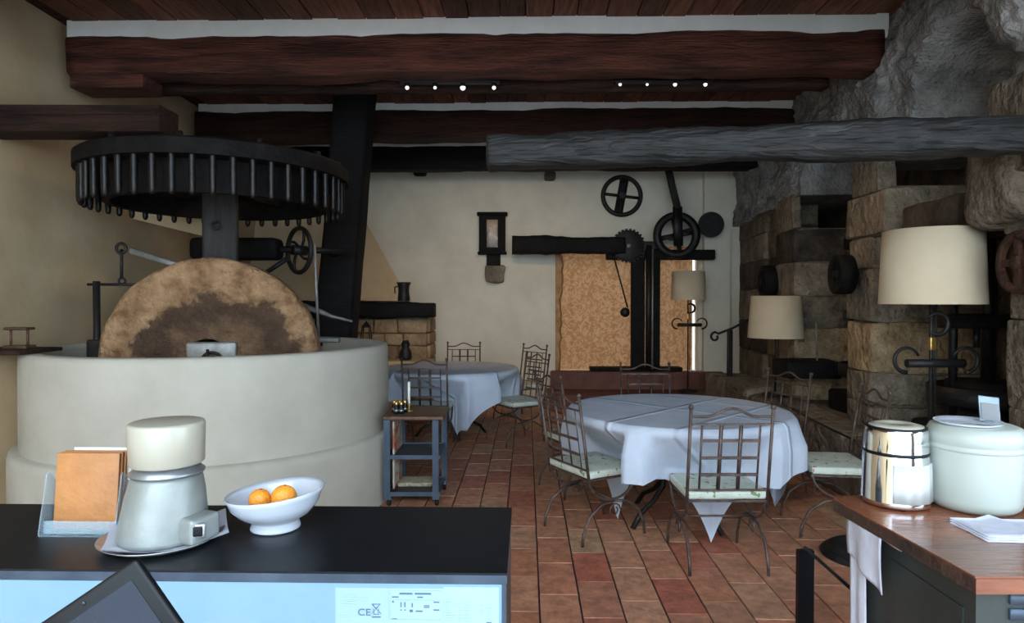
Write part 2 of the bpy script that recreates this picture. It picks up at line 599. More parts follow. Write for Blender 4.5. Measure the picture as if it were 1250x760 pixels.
    for (ax, ay, of) in ((.707, .707, .03), (.707, .707, -.42), (-.707, .707, -.02), (-.707, .707, .40)):
        dt = N.new('ShaderNodeVectorMath'); dt.operation = 'DOT_PRODUCT'
        dt.inputs[1].default_value = (ax, ay, 0)
        L.new(tc.outputs['Object'], dt.inputs[0])
        ad = N.new('ShaderNodeMath'); ad.operation = 'ADD'; ad.inputs[1].default_value = of
        L.new(dt.outputs['Value'], ad.inputs[0])
        ab = N.new('ShaderNodeMath'); ab.operation = 'ABSOLUTE'
        L.new(ad.outputs[0], ab.inputs[0])
        mr = N.new('ShaderNodeMapRange'); mr.interpolation_type = 'SMOOTHSTEP'
        mr.inputs['From Max'].default_value = .03
        mr.inputs['To Min'].default_value = 1; mr.inputs['To Max'].default_value = 0
        L.new(ab.outputs[0], mr.inputs['Value'])
        if prev is None:
            prev = mr.outputs[0]
        else:
            mxm = N.new('ShaderNodeMath'); mxm.operation = 'MAXIMUM'
            L.new(prev, mxm.inputs[0]); L.new(mr.outputs[0], mxm.inputs[1])
            prev = mxm.outputs[0]
    b2 = N.new('ShaderNodeBump'); b2.inputs['Strength'].default_value = .6; b2.inputs['Distance'].default_value = .02
    L.new(prev, b2.inputs['Height']); L.new(bp.outputs['Normal'], b2.inputs['Normal'])
    L.new(b2.outputs['Normal'], N['Principled BSDF'].inputs['Normal'])
    m = bpy.data.materials.new('frosted_plastic'); m.use_nodes = True
    b = m.node_tree.nodes['Principled BSDF']
    b.inputs['Base Color'].default_value = (.62, .64, .62, 1)
    b.inputs['Transmission Weight'].default_value = .25
    b.inputs['Roughness'].default_value = .25
    M_['frosted_plastic'] = m
    m = bpy.data.materials.new('spot_glow'); m.use_nodes = True
    b = m.node_tree.nodes['Principled BSDF']
    b.inputs['Emission Color'].default_value = (1, .96, .9, 1)
    b.inputs['Emission Strength'].default_value = .9
    M_['spot_glow'] = m


fx_mats()

# ================================================================== SETTING
Y_IN, Y_BACK = -3.0, 10.0
Y_ROOF = -0.4          # unseen roof edge, set here so sky light reaches floor and tables
X_L = -3.65
CEIL = 3.72


def xw(D):
    """line of the stone wall"""
    return 2.35 + .1 * D


# ---- ground outside
o = MB().bbox((-30, -30, -.30), (30, -.4, -.012)).build('courtyard_ground', 'paving')
struct(o, 'pale paved courtyard outside the open entrance', 'ground')
o = MB().bbox((-30, 10.6, -.10), (30, 40, .40)).build('garden_ground', 'paving')
struct(o, 'pale ground outside behind the curtained doorway', 'ground')

# ---- floor of terracotta tiles
fl = MB().bbox((-5.2, -.4, -.10), (4.6, 10.6, -.008)).build('floor', 'floor_base')
struct(fl, 'terracotta tile floor laid in long rows with dark joints', 'floor')
TW, TL = .2024, .402
tile_meshes = []
for k in range(5):
    b = MB()
    r = random.Random(k)
    w, l = (TW - .009) / 2, (TL - .005) / 2
    ch = .0012
    zt = [r.uniform(-.0015, .0015) for _ in range(4)]
    top = [(-w + ch, -l + ch, .001 + zt[0]), (w - ch, -l + ch, .001 + zt[1]), (w - ch, l - ch, .001 + zt[2]), (-w + ch, l - ch, .001 + zt[3])]
    mid = [(-w, -l, -.0025), (w, -l, -.0025), (w, l, -.0025), (-w, l, -.0025)]
    bot = [(x, y, -.010) for x, y, z in mid]
    b.add(top + mid + bot, [(0, 1, 2, 3)] + [(4 + i, 4 + (i + 1) % 4, (i + 1) % 4, i) for i in range(4)] + [(8 + i, 8 + (i + 1) % 4, 4 + (i + 1) % 4, 4 + i) for i in range(4)])
    me = bpy.data.meshes.new('floor_tile')
    me.from_pydata([tuple(p) for p in b.v], [], b.f)
    me.materials.append(M_['tile'])
    tile_meshes.append((me, b))
x0 = .0633
cands = []
rr = random.Random(11)
for i in range(-20, 19):
    xc = x0 + (i + .5) * TW
    off = 4.535 + (0 if i == 0 else ((i % 2) * .5 + rr.uniform(-.16, .16)) * TL)
    j0 = int((-3.0 - off) / TL) - 1
    for j in range(j0, 40):
        yc = off + (j + .5) * TL
        if yc < -.2 or yc > 9.85:
            continue
        p = rm(xc, yc)
        if p.x < X_L + .05 or p.x > 3.3:
            continue
        cands.append((xc, yc, p))


def vis_score(c):
    p = c[2]
    px = 625 + F * p.x / p.y
    py = 367 + F * 1.5 / p.y
    s = 1.0 / p.y ** 2
    if px < 535 or px > 1060 or py > 790:
        s *= .02
    if px < 630 and py > 625:
        s *= .02
    if px > 1000 and py > 600:
        s *= .05
    return s


cands.sort(key=vis_score, reverse=True)
fi = FRAMES[fl.name].inverted()
far = MB()
for n, (xc, yc, p) in enumerate(cands):
    me, b = tile_meshes[rr.randrange(5)]
    if n < 296:
        t = bpy.data.objects.new('floor_tile', me)
        t.location = fi @ Vector((p.x, p.y, 0))
        t.rotation_euler = (rr.uniform(-.003, .003), rr.uniform(-.006, .006), -AX + rr.uniform(-.006, .006))
        t.parent = fl
        COL.objects.link(t)
    else:
        far.cur = rr.randrange(5)
        R3 = Matrix.Rotation(-AX, 3, 'Z')
        far.add([p + R3 @ v for v in b.v], b.f)
o = far.build('floor_tiles', ['tile_far_%d' % i for i in range(5)], fl)
o['kind'] = 'stuff'

# ---- left wall
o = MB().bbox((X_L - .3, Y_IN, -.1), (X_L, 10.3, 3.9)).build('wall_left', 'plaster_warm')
struct(o, 'cream plastered wall behind the mill basin', 'wall')

# ---- back wall with the curtained doorway
wb = MB()
RY = Matrix.Rotation(-AX, 3, 'Z')


def rbx(b, x1, x2, y1, y2, z1, z2):
    c = rm((x1 + x2) / 2, (y1 + y2) / 2, (z1 + z2) / 2)
    return b.box(c, (x2 - x1, y2 - y1, z2 - z1), rot=RY)


YB = 10.02
DX1, DX2, DZ1, DZ2 = .455, 2.60, .43, 2.32
rbx(wb, -4.2, DX1, YB, YB + .35, -.1, 3.9)
rbx(wb, DX2, 4.4, YB, YB + .35, -.1, 3.9)
rbx(wb, DX1, DX2, YB, YB + .35, -.1, DZ1)
rbx(wb, DX1, DX2, YB, YB + .35, DZ2, 3.9)
o = wb.build('wall_back', 'plaster')
struct(o, 'off-white plastered wall with a curtained doorway', 'wall')
b = MB()
rbx(b, 2.66, 3.05, YB - .12, YB, -.1, 3.9)
o = b.build('trim_1', 'plaster')
struct(o, 'pale grey plaster pilaster beside the stone wall', 'pilaster')
# ragged door reveal
b = MB()
r2 = random.Random(3)
pts = []
n = 26
for i in range(n + 1):
    z = DZ1 + (DZ2 - DZ1) * i / n
    pts.append((r2.uniform(.0, .035) + .05 * abs(math.sin(i * .23)) * (i / n), z))
vs = []
for (w, z) in pts:
    for (xx, yy) in ((-.02, 0), (w + .02, -.004), (w + .05, .10), (-.02, .14)):
        q = rm(DX1 + xx, YB + yy - .01, z)
        vs.append(q)
fs = []
for i in range(n):
    for k in range(3):
        fs.append((i * 4 + k, i * 4 + k + 1, i * 4 + k + 5, i * 4 + k + 4))
b.add(vs, fs)
o = b.build('trim_2', 'reveal')
struct(o, 'ragged orange-brown stone edge of the doorway beside the curtain', 'door trim')

# steps below the doorway
b = MB()
rbx(b, .30, 3.0, 9.12, YB, 0, .168)
st = b.build('trim_3', 'red_step')
struct(st, 'red tiled step below the curtained doorway', 'step')
b = MB()
rbx(b, .36, 2.95, 9.80, YB, .168, .425)
st2 = b.build('trim_4', 'red_step')
struct(st2, 'red tiled upper step carrying the iron press', 'step')
for row, (par, y1, z1, z2, xa, xb) in enumerate(((st, 9.12, .02, .160, .31, 2.98), (st2, 9.80, .178, .418, .37, 2.93))):
    n = 7
    for i in range(n):
        w = (xb - xa) / n
        b = MB()
        rbx(b, xa + i * w + .006, xa + (i + 1) * w - .006, y1 - .012, y1 + .01, z1, z2)
        b.build('step_tile', 'red_step', par)
        b = MB()
        yb2 = 9.78 if row == 0 else YB - .02
        rbx(b, xa + i * w + .006, xa + (i + 1) * w - .006, y1 - .006, yb2, z2 + .004, z2 + .022)
        b.build('step_tile', 'red_step', par)

# ---- ceiling: boards above, beams below
ce = MB().bbox((-4.2, Y_ROOF, CEIL + .03), (4.6, 10.4, CEIL + .2)).build('ceiling', 'beam_brown')
struct(ce, 'ceiling of reddish brown boards above the beams', 'ceiling')
x = -3.62
r3 = random.Random(5)
while x < 3.75:
    w = r3.uniform(.17, .25)
    b = MB()
    zz = r3.uniform(-.006, .006)
    rbx(b, x + .005, x + w - .005, Y_ROOF + .02, 10.0, CEIL + zz, CEIL + .03)
    b.build('ceiling_board', 'plank', ce)
    x += w


def beam(name, label, mat_, D, z1, z2, xa, xb, dep, seed, amp=.022, sq=.75, kind=True, chips=.02):
    a, c = rm(xa, D + dep / 2, (z1 + z2) / 2), rm(xb, D + dep / 2, (z1 + z2) / 2)
    o = MB().log(a, c, dep / 2, (z2 - z1) / 2, 16, 60, amp, seed, 1.4, sq, 1.0, chips).build(name, mat_)
    return tag(o, label, 'beam', kind='structure')


beam('trim_5', 'dark wooden beam under the boards near the entrance', 'beam_brown', 3.80, 3.33, 3.66, -3.7, 2.6, .16, 1, .012)
beam('trim_6', 'thick reddish rough-hewn beam with a row of spotlights behind it', 'beam_red', 5.15, 3.30, 3.60, -3.66, 2.76, .3, 2, .03)
beam('trim_7', 'dark wooden beam carrying the two rows of spotlights', 'beam_brown', 5.55, 3.285, 3.60, -3.25, 2.52, .16, 3, .008, .9)
beam('trim_8', 'brown rough-hewn beam crossing above the gear wheel', 'beam_brown', 7.35, 3.32, 3.645, -3.75, 2.98, .3, 4, .028)
beam('trim_9', 'black beam along the white far wall', 'beam_dark', 8.95, 3.30, 3.62, -3.7, 3.2, .28, 5, .012)
for nm, D, xa, xb, z1 in (('trim_10', 5.17, -3.66, 2.80, 3.54), ('trim_11', 7.38, -3.72, 3.05, 3.56), ('trim_12', 8.97, -3.7, 3.25, 3.54), ('trim_13', 3.86, -3.7, 2.7, 3.62)):
    b = MB()
    rbx(b, xa, xb, D, D + .1, z1, CEIL + .01)
    o = b.build(nm, 'plaster_white')
    struct(o, {'trim_10': 'white plaster strip above the thick reddish beam', 'trim_11': 'white plaster strip above the brown beam over the gear wheel',
               'trim_12': 'thin white plaster strip above the black far beam', 'trim_13': 'white plaster strip above the beam near the entrance'}[nm], 'plaster strip')
# corbel below the reddish beam
b = MB()
rbx(b, -3.64, -3.05, 5.17, 5.45, 3.20, 3.30)
o = b.build('trim_14', 'beam_red')
struct(o, 'short wooden corbel under the end of the reddish beam', 'corbel')
# stub beam in the left wall
b = MB()
p1, p2 = W(-40, 127, 4.45), W(195, 127, 4.45)
z1 = W(100, 160, 4.45).z
b.rbox(((X_L + p2.x) / 2, 4.58, (p1.z + z1) / 2), (p2.x - X_L, .26, p1.z - z1), .012, amp=.006, seed=3)
b.box(((X_L + p2.x) / 2 - .01, 4.445, p1.z - .05), (p2.x - X_L - .02, .02, .04))
o = b.build('trim_15', 'beam_brown')
struct(o, 'dark moulded stub beam jutting from the wall above the gear wheel', 'beam')
# plaster bracket behind the gear
b = MB()
pa, pb = W(152, 252, 6.35), W(262, 279, 6.35)
d = pb - pa
an = math.atan2(d.z, d.x)
b.box((pa + pb) / 2 + Vector((-.0, .02, 0)), (d.length + .05, .10, .19), rot=Matrix.Rotation(-an, 3, 'Y'))
b.box(Vector(((X_L + pa.x) / 2, 6.39, pa.z + .05)), (abs(pa.x - X_L) + .1, .10, .14))
o = b.build('trim_16', 'plaster_warm')
struct(o, 'grey plastered bracket behind the gear wheel pegs', 'bracket')

# ---- fireplace in the far corner
hood = MB()
x1a, x1b, x2a, x2b = -3.66, -1.40, -3.66, -2.75
y1a, y2a = 8.98, 9.72
vs = [(x1a, y1a, 1.50), (x1b, y1a, 1.50), (x1b * 1.12, 10.05, 1.50), (x1a, 10.05, 1.50),
      (x2a, y2a, CEIL), (x2b, y2a, CEIL), (x2b * 1.035, 10.05, CEIL), (x2a, 10.05, CEIL)]
hood.add(vs, [(0, 1, 5, 4), (1, 2, 6, 5), (2, 3, 7, 6), (3, 0, 4, 7), (3, 2, 1, 0), (4, 5, 6, 7)])
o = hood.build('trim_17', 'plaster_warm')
struct(o, 'sloping cream plaster chimney hood above the black mantel', 'chimney hood')
fp = thing('fireplace', 'stone fireplace surround under the black timber mantel', 'fireplace', (-2.3, 9.4, 0))
MB().bbox((-3.62, 9.10, 0), (-1.19, 9.98, 1.26)).build('core', 'mortar', fp)
r4 = random.Random(21)
zz = 0
row = 0
while zz < 1.22:
    h = [.26, .22, .2, .2, .17, .2][row % 6]
    h = min(h, 1.255 - zz)
    x = -1.17
    k = 0
    while x > -3.55:
        w = min(r4.uniform(.22, .42), x + 3.60)
        if w < .06:
            break
        b = MB().rbox((x - w / 2, 9.09, zz + h / 2), (w - .012, .09, h - .012), .02, n=2, amp=.012, seed=r4.random() * 50)
        b.build('stone', 'fire_stone', fp)
        if k == 0:
            for yy in (9.36, 9.72):
                b = MB().rbox((-1.185, yy, zz + h / 2), (.07, .34, h - .012), .02, n=2, amp=.012, seed=r4.random() * 50)
                b.build('stone', 'fire_stone', fp)
        k += 1
        x -= w
    zz += h
    row += 1
o = MB().log((-3.62, 9.02, 1.385), (-1.06, 9.02, 1.375), .16, .125, 14, 40, .035, 9, 2.5, .45, .9).build('mantel_beam', 'wood_black')
tag(o, 'blackened timber mantel beam on the fireplace', 'mantel')

# ---- stone wall on the press side
REC = .95          # depth of the press bays
wr = MB()
# back of the bays; unseen side opening nearer the entrance added to let daylight in
vs = []
BOXF = [(0, 2, 6, 4), (1, 5, 7, 3), (2, 3, 7, 6), (0, 4, 5, 1), (0, 1, 3, 2), (4, 6, 7, 5)]
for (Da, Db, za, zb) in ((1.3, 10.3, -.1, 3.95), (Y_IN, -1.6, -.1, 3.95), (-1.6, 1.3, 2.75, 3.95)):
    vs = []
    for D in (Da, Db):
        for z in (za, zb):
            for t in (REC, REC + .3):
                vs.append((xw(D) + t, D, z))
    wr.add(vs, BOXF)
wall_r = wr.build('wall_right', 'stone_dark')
struct(wall_r, 'old stone wall with deep press bays, piers and a rock upper part', 'wall')


def arch_depth(D, z):
    d = 0.0
    # big rounded hollow
    for (cd, hw, zb, zs, zt, dep) in ((4.20, .56, 2.52, 2.78, 3.30, .62), (6.18, .30, 2.66, 2.72, 3.12, .4)):
        u = (D - cd) / hw
        if abs(u) < 1.25:
            top = zs + (zt - zs) * math.sqrt(max(0, 1 - min(1, abs(u) ** 2)))
            e = min((1 - abs(u)) * hw, top - z)
            d = max(d, dep * max(0, min(1, (e + .01) / .045)))
    return d


def low_edge(D):
    """height of the rock's lower edge: raised over the bays"""
    e = 2.62
    for (da, db, z) in ((5.72, 6.98, 3.0), (3.75, 5.12, 2.68)):
        t = min((D - da) / .08, (db - D) / .08)
        e = max(e, 2.62 + (z - 2.62) * max(0, min(1, t)))
    return e


b = MB()
nd, nz = 380, 70
D0, D1, Z0, Z1 = 1.2, 10.02, 2.62, 3.86
vs = []
for i in range(nd + 1):
    D = D0 + (D1 - D0) * i / nd
    zb0 = low_edge(D)
    for j in range(nz + 1):
        z = zb0 + (Z1 - zb0) * j / nz
        p = Vector((D * 1.3, z * 1.3, 4.2))
        q = noise.noise(p) * .10 + noise.noise(p * 3) * .055 + abs(noise.noise(p * 7)) * .05 + noise.noise(p * 15) * .018
        bulge = 0
        # boulders by the near pier
        for (cd, cz, rd, rz2, am) in ((3.35, 3.02, .32, .26, .16), (3.55, 3.35, .55, .5, .10), (5.35, 3.2, .3, .5, .07)):
            e = ((D - cd) / rd) ** 2 + ((z - cz) / rz2) ** 2
            if e < 1:
                bulge += am * (1 - e) ** .5
        x = xw(D) + .03 + q - bulge + arch_depth(D, z)
        vs.append((x, D, z))
fs = []
for i in range(nd):
    for j in range(nz):
        a = i * (nz + 1) + j
        fs.append((a, a + 1, a + nz + 2, a + nz + 1))
b.add(vs, fs, True)
# underside shelf back to the bay wall
nvs = []
for i in range(nd + 1):
    D = D0 + (D1 - D0) * i / nd
    nvs += [tuple(vs[i * (nz + 1)]), (xw(D) + REC + .05, D, vs[i * (nz + 1)][2] + .02)]
b.add(nvs, [(2 * i, 2 * i + 2, 2 * i + 3, 2 * i + 1) for i in range(nd)])
b.build('upper_rock', 'rock', wall_r)

r5 = random.Random(77)


def pier(D1_, D2_, xa, xb, levels, lit=(), mats=('stone',), split=1, jut={}):
    """stack of stone blocks between depths D1_ and D2_, offsets xa..xb from the wall line"""
    for i, (za, zb) in enumerate(zip(levels, levels[1:])):
        e = jut.get(i, (0, 0, 0))
        for k in range(split):
            da = D1_ - e[0] + (D2_ - D1_ + e[0]) * k / split
            db = D1_ - e[0] + (D2_ - D1_ + e[0]) * (k + 1) / split
            dm = (da + db) / 2
            a, c = xw(dm) + xa - e[1] + r5.uniform(-.006, .006), xw(dm) + xb
            b = MB().rbox(((a + c) / 2, dm, (za + zb) / 2), (c - a, db - da - .006, zb - za - .007), .016, n=4,
                          amp=.022, seed=r5.random() * 90, nscale=2.6, rz=-.1 + r5.uniform(-.006, .006))
            MB().box(((a + c) / 2 + .02, dm, (za + zb) / 2), (c - a - .06, db - da - .04, zb - za + .01), rz=-.1).build('mortar_core', 'mortar', wall_r)
            m = 'stone_warm_lit' if (i, k) in lit or i in lit else mats[i % len(mats)]
            b.build('stone_block', m, wall_r)


# pier between the two press bays (its end face looks towards the entrance)
pier(5.18, 5.66, 0.0, REC - .02, [.0, .36, .66, .92, 1.33, 1.76, 2.02, 2.36], lit=(3,), mats=('stone', 'stone', 'stone'),
     jut={6: (.30, .02, 0)})
pier(5.18, 5.66, 0.0, .15, [2.36, 2.70], mats=('stone',))
# lintel over the near bay
for k, (da, db) in enumerate(((3.62, 4.15), (4.15, 4.86))):
    b = MB().rbox((xw((da + db) / 2) + .42, (da + db) / 2, 2.06), (.72, db - da - .01, .28), .03, n=4, amp=.04, seed=k + 3, nscale=2.4, rz=-.1)
    b.build('stone_block', 'stone_dark', wall_r)
# near pier, its corner just enters the frame
pier(2.70, 3.52, 0.0, REC - .02, [.0, .45, .93, 1.40, 1.86, 2.14, 2.66], mats=('stone',), jut={4: (0, .02, 0), 5: (0, .14, 0)})
b = MB().rbox((xw(3.5) + .06, 3.50, 2.16), (.46, .42, .50), .10, n=4, amp=.05, seed=31, nscale=3)
b.build('stone_block', 'stone_mid', wall_r)
# pier beyond the second bay
pier(7.05, 7.75, 0.0, REC - .02, [.0, .4, .78, 1.20, 1.55, 1.92, 2.28], lit=(1, 2), mats=('stone', 'stone', 'stone_dark'), split=1)
pier(7.10, 7.75, -.02, .07, [2.28, 2.66], mats=('stone',))
# wall beyond, coursed blocks
for (da, db) in ((7.76, 8.62), (8.62, 9.35), (9.35, 10.0)):
    pier(da, db, .10 + r5.uniform(0, .06), .5, [.0, .42, .80, 1.22, 1.66, 2.05, 2.40, 2.66], mats=('stone', 'stone', 'stone_dark', 'stone', 'stone_dark'), lit=((2,) if da < 8 else ()))
# low curb of long stones in front of the bays
cur = [3.55, 4.25, 5.0, 5.72, 6.5, 7.3, 8.15, 9.05]
for i, (da, db) in enumerate(zip(cur, cur[1:])):
    xa = 2.48 + .03 * i
    xb = xw((da + db) / 2) + (.10 if i in (2, 5) else .02)
    zt = .45 + .015 * (i % 3) + (.05 if i > 4 else 0)
    dm = (da + db) / 2
    b = MB().rbox(((xa + xb) / 2, dm, zt / 2), (xb - xa, db - da - .008, zt), .05, n=5, amp=.045, seed=i * 3.3, nscale=3.2)
    b.build('curb_stone', 'stone', wall_r)
# floor slabs of the bays
for (da, db) in ((3.55, 5.16), (5.68, 7.03)):
    b = MB().rbox((xw((da + db) / 2) + .50, (da + db) / 2, .22), (.92, db - da, .44), .03, n=5, amp=.02, seed=da, nscale=3)
    b.build('bay_floor', 'stone', wall_r)

# ================================================================== MILL
MC = Vector((-2.27, 5.12, 0))
basin = thing('mill_basin', 'round white plastered mill basin holding the upright millstone', 'mill basin', MC)
RO = 1.28
MB().lathe([(RO, .50), (RO, .9), (RO - .002, 1.12), (RO - .012, 1.15), (RO - .04, 1.158), (RO - .10, 1.158), (RO - .13, 1.15), (RO - .14, 1.12), (RO - .15, .36), (RO - .15, .30)], 96, MC).build('basin_wall', 'basin_plaster', basin)
MB().lathe([(RO + .065, 0), (RO + .065, .45), (RO + .055, .49), (RO + .035, .505), (RO - .02, .51)], 96, MC).build('plinth', 'basin_plaster', basin)
MB().lathe([(RO - .15, .30), (RO - .3, .335), (.14, .345), (0, .345)], 64, MC).build('milling_bed', 'basin_inside', basin)

# ledge beside the basin
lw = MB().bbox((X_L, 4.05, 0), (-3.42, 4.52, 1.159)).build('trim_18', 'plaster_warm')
struct(lw, 'low plastered wall stub between the basin and the wall', 'wall')
p = W(20, 426, 4.28)
o = MB().rbox((-3.355, 4.29, 1.173), (.55, .40, .026), .006).build('ledge_board', 'beam_brown')
tag(o, 'dark board on the low wall stub beside the basin', 'board')
fr = thing('wooden_stand', 'small open dark wooden stand on the ledge board', 'stand', (-3.22, 4.28, 1.187))
MB().rbox((-3.22, 4.28, 1.199), (.155, .10, .024), .006).build('base', 'table_wood', fr)
MB().rbox((-3.22, 4.28, 1.319), (.150, .09, .018), .006).build('top', 'table_wood', fr)
for s_ in (-.055, .055):
    MB().tube([(-3.22 + s_, 4.28, 1.208), (-3.22 + s_, 4.28, 1.313)], .008).build('post', 'table_wood', fr)

# axle and gear wheel
axle = thing('gear_wheel', 'large dark wooden gear wheel with hanging pegs on a thick axle above the basin', 'gear wheel', (MC.x, MC.y, .345))
MB().rbox((MC.x, MC.y, 1.50), (.25, .25, 2.31), .03, rz=.35, n=3).build('axle', 'axle_wood', axle)
MB().torus((MC.x + .03, MC.y - .165, 2.07), .028, .008, Matrix.Rotation(PI / 2, 3, 'X'), 16, 6).build('bolt_ring', 'iron', axle)
RG = .967
prof = [(RG, 2.44), (RG, 2.54), (RG - .02, 2.555), (.80, 2.555), (.79, 2.54), (.79, 2.44), (RG, 2.44)]
MB().lathe(prof, 72, MC, smooth=False).build('felloe_ring', 'gear_wood', axle)
MB().lathe([(.80, 2.45), (.79, 2.22), (.74, 2.22), (.74, 2.45)], 72, MC, smooth=False).build('drum_band', 'gear_wood', axle)
for k in range(4):
    a = .5 + PI / 4 * k
    d = Vector((math.cos(a), math.sin(a), 0))
    if k % 2 == 0:
        MB().box(MC + Vector((0, 0, 2.49)), (1.7, .13, .09), rz=a).build('cross_arm', 'gear_wood', axle)
    else:
        MB().box(MC + Vector((0, 0, 2.36)), (1.5, .10, .07), rz=a).build('cross_arm', 'gear_wood', axle)
NP = 47
for k in range(NP):
    a = 2 * PI * k / NP
    c = MC + Vector((math.cos(a) * .918, math.sin(a) * .918, 0))
    MB().lathe([(0, 2.18), (.012, 2.184), (.021, 2.20), (.023, 2.24), (.023, 2.45)], 10, c).build('peg', 'peg_wood', axle)
    if k % 4 == 0:
        a2 = a + .05
        c = MC + Vector((math.cos(a2) * .90, math.sin(a2) * .90, 2.57))
        MB().rbox(c, (.05, .035, .05), .01, rz=a2, n=1).build('bolt_block', 'gear_wood', axle)

# millstone standing in the basin
SC = W(262, 441, 4.66)
SC.z = 1.075
YAW = math.radians(9)
ms = thing('millstone', 'large upright worn round millstone standing in the white basin', 'millstone', (SC.x, SC.y, .345), YAW)
b = MB()
prof = []
RS = .728
rs = random.Random(9)
n = 96
rings = [(0.16, .135), (.30, .135), (.45, .135), (.60, .132), (.69, .125), (.72, .105), (RS, .07), (RS, 0), (RS, -.07), (.72, -.12), (.6, -.14), (.16, -.14)]
vs = []
for (r_, t) in rings:
    for k in range(n):
        a = 2 * PI * k / n
        w = Vector((math.cos(a) * r_ * 5, t * 4, math.sin(a) * r_ * 5))
        dr = noise.noise(w) * .010 + noise.noise(w * 2.5) * .006
        dt = noise.noise(w * 1.3 + Vector((9, 0, 0))) * .014 + noise.noise(w * 4) * .006
        vs.append(Vector((math.cos(a) * (r_ + dr), -(t + dt), math.sin(a) * (r_ + dr) + .73)))
fs = []
for i in range(len(rings) - 1):
    for k in range(n):
        l = (k + 1) % n
        fs.append((i * n + k, i * n + l, (i + 1) * n + l, (i + 1) * n + k))
b.add(vs, fs, True)
b.build('stone_disc', 'millstone', ms, local=True)
MB().rbox((.02, -.13, .755), (.33, .06, .24), .02, amp=.012, seed=4).build('hub_plate', 'steel_dull', ms, local=True)
b = MB()
b.tube([(.03, -.30, .73), (.03, .3, .73)], .05, 14)
b.build('shaft', 'iron', ms, local=True)
MB().torus((.03, -.175, .73), .07, .012, Matrix.Rotation(PI / 2, 3, 'X'), 20, 8).build('collar_ring', 'iron', ms, local=True)
MB().tube([(.03, -.27, .68), (.03, -.27, .83)], .011, 8).build('pin', 'iron', ms, local=True)

# scraper post and bar beside the stone
sp = thing('scraper_post', 'black iron post with a thin cross bar rising from the basin beside the millstone', 'iron post', (XM(118, 4.75), 4.75, .34))
x = XM(118, 4.75)
MB().tube([(x, 4.75, .345), (x, 4.75, W(0, 343, 4.75).z)], .024, 12).build('post', 'iron', sp)
MB().rbox((x + .03, 4.75, W(0, 424, 4.75).z - .02), (.15, .12, .16), .015).build('foot_block', 'iron', sp)
MB().tube([W(107, 347, 4.75), W(186, 347, 4.75)], .010, 8).build('cross_bar', 'iron', sp)
# lever rod with hanging hook
lv = thing('lever_rod', 'pale grey iron lever reaching from the axle with a hook hanging at its eye', 'lever', (XM(190, 4.9), 4.9, 1.7))
pa, pb = W(150, 303, 4.9), W(262, 338, 4.98)
MB().tube([pa + (pb - pa) * .08, pb], .024, 8, flat=.5).build('rod', 'steel_dull', lv)
MB().torus(W(148, 303, 4.9), .036, .012, Matrix.Rotation(PI / 2, 3, 'X'), 20, 8).build('eye', 'iron', lv)
MB().tube([W(148.5, 304, 4.9), W(148.5, 340, 4.9)], .011, 8).build('hanger', 'iron', lv)
MB().torus(W(149, 343, 4.9), .024, .009, Matrix.Rotation(PI / 2, 3, 'X'), 16, 6).build('hook_ring', 'iron', lv)

# leaning post
pt, pbm = W(435, 112, 6.9), W(400, 541, 6.9)
pt.z = CEIL - .01
pbm.z = 0
o = MB().log(pbm, pt, .19, .19, 16, 40, .012, 14, 1.5, .9, 1.0).build('leaning_post', 'beam_dark')
tag(o, 'thick black timber post leaning from floor to ceiling behind the basin', 'post')

# pulley and drum behind the axle
pu = thing('pulley_shaft', 'black shaft with a drum and a spoked pulley between axle and leaning post', 'pulley', (XM(320, 6.0), 6.0, 1.9))
zc = W(0, 304, 6.0).z
MB().rbox((XM(290, 6.0), 6.0, zc), (.80, .22, .20), .05).build('drum', 'gear_wood', pu)
MB().tube([(XM(340, 6), 6.0, zc), (XM(412, 6.0), 6.25, zc), (XM(408, 6.75), 6.75, zc)], .03, 10).build('shaft', 'iron', pu)
Rw = Matrix.Rotation(math.radians(-42), 3, 'Z') @ Matrix.Rotation(PI / 2, 3, 'X')
pc = Vector((XM(365, 6.05), 6.06, zc - .005))
MB().torus(pc, .205, .022, Rw, 36, 8).build('rim', 'iron', pu)
for k in range(4):
    a = PI / 2 * k + .3
    q = [pc + Rw @ Vector((math.cos(a + t * .9) * .205 * t, math.sin(a + t * .9) * .205 * t, 0)) for t in (0.05, .3, .55, .8, 1)]
    MB().tube(q, .013, 6).build('spoke', 'iron', pu)
MB().tube([pc + Rw @ Vector((0, 0, -.07)), pc + Rw @ Vector((0, 0, .07))], .045, 14).build('hub', 'iron', pu)
MB().tube([W(318, 337, 6.0), W(350, 316, 6.0)], .022, 8).build('brace', 'iron', pu)
b = MB()
b.tube([W(384, 299, 5.55), W(386, 350, 5.55), W(389, 413, 5.55)], .013, 8)
hr = thing('handle_rod', 'thin steel rod standing on a bar over the basin rim beside the leaning post', 'rod', (XM(388, 5.55), 5.55, 1.16))
b.build('rod', 'steel_dull', hr)
MB().rbox(W(396, 415, 5.55), (.26, .07, .04), .01).build('rim_bar', 'steel_dull', hr)
MB().tube([W(391, 416, 5.55), W(391, 422, 5.55)], .02, 8).build('nut', 'iron', hr)
o = MB().tube([W(356, 368, 6.69), W(392, 381, 6.68), W(404, 386, 6.68), W(430, 392, 6.68)], [.03, .03, .022, .012], 8, flat=.6).build('long_lever', 'steel_dull')
tag(o, 'tapering grey iron lever crossing in front of the leaning post', 'lever')

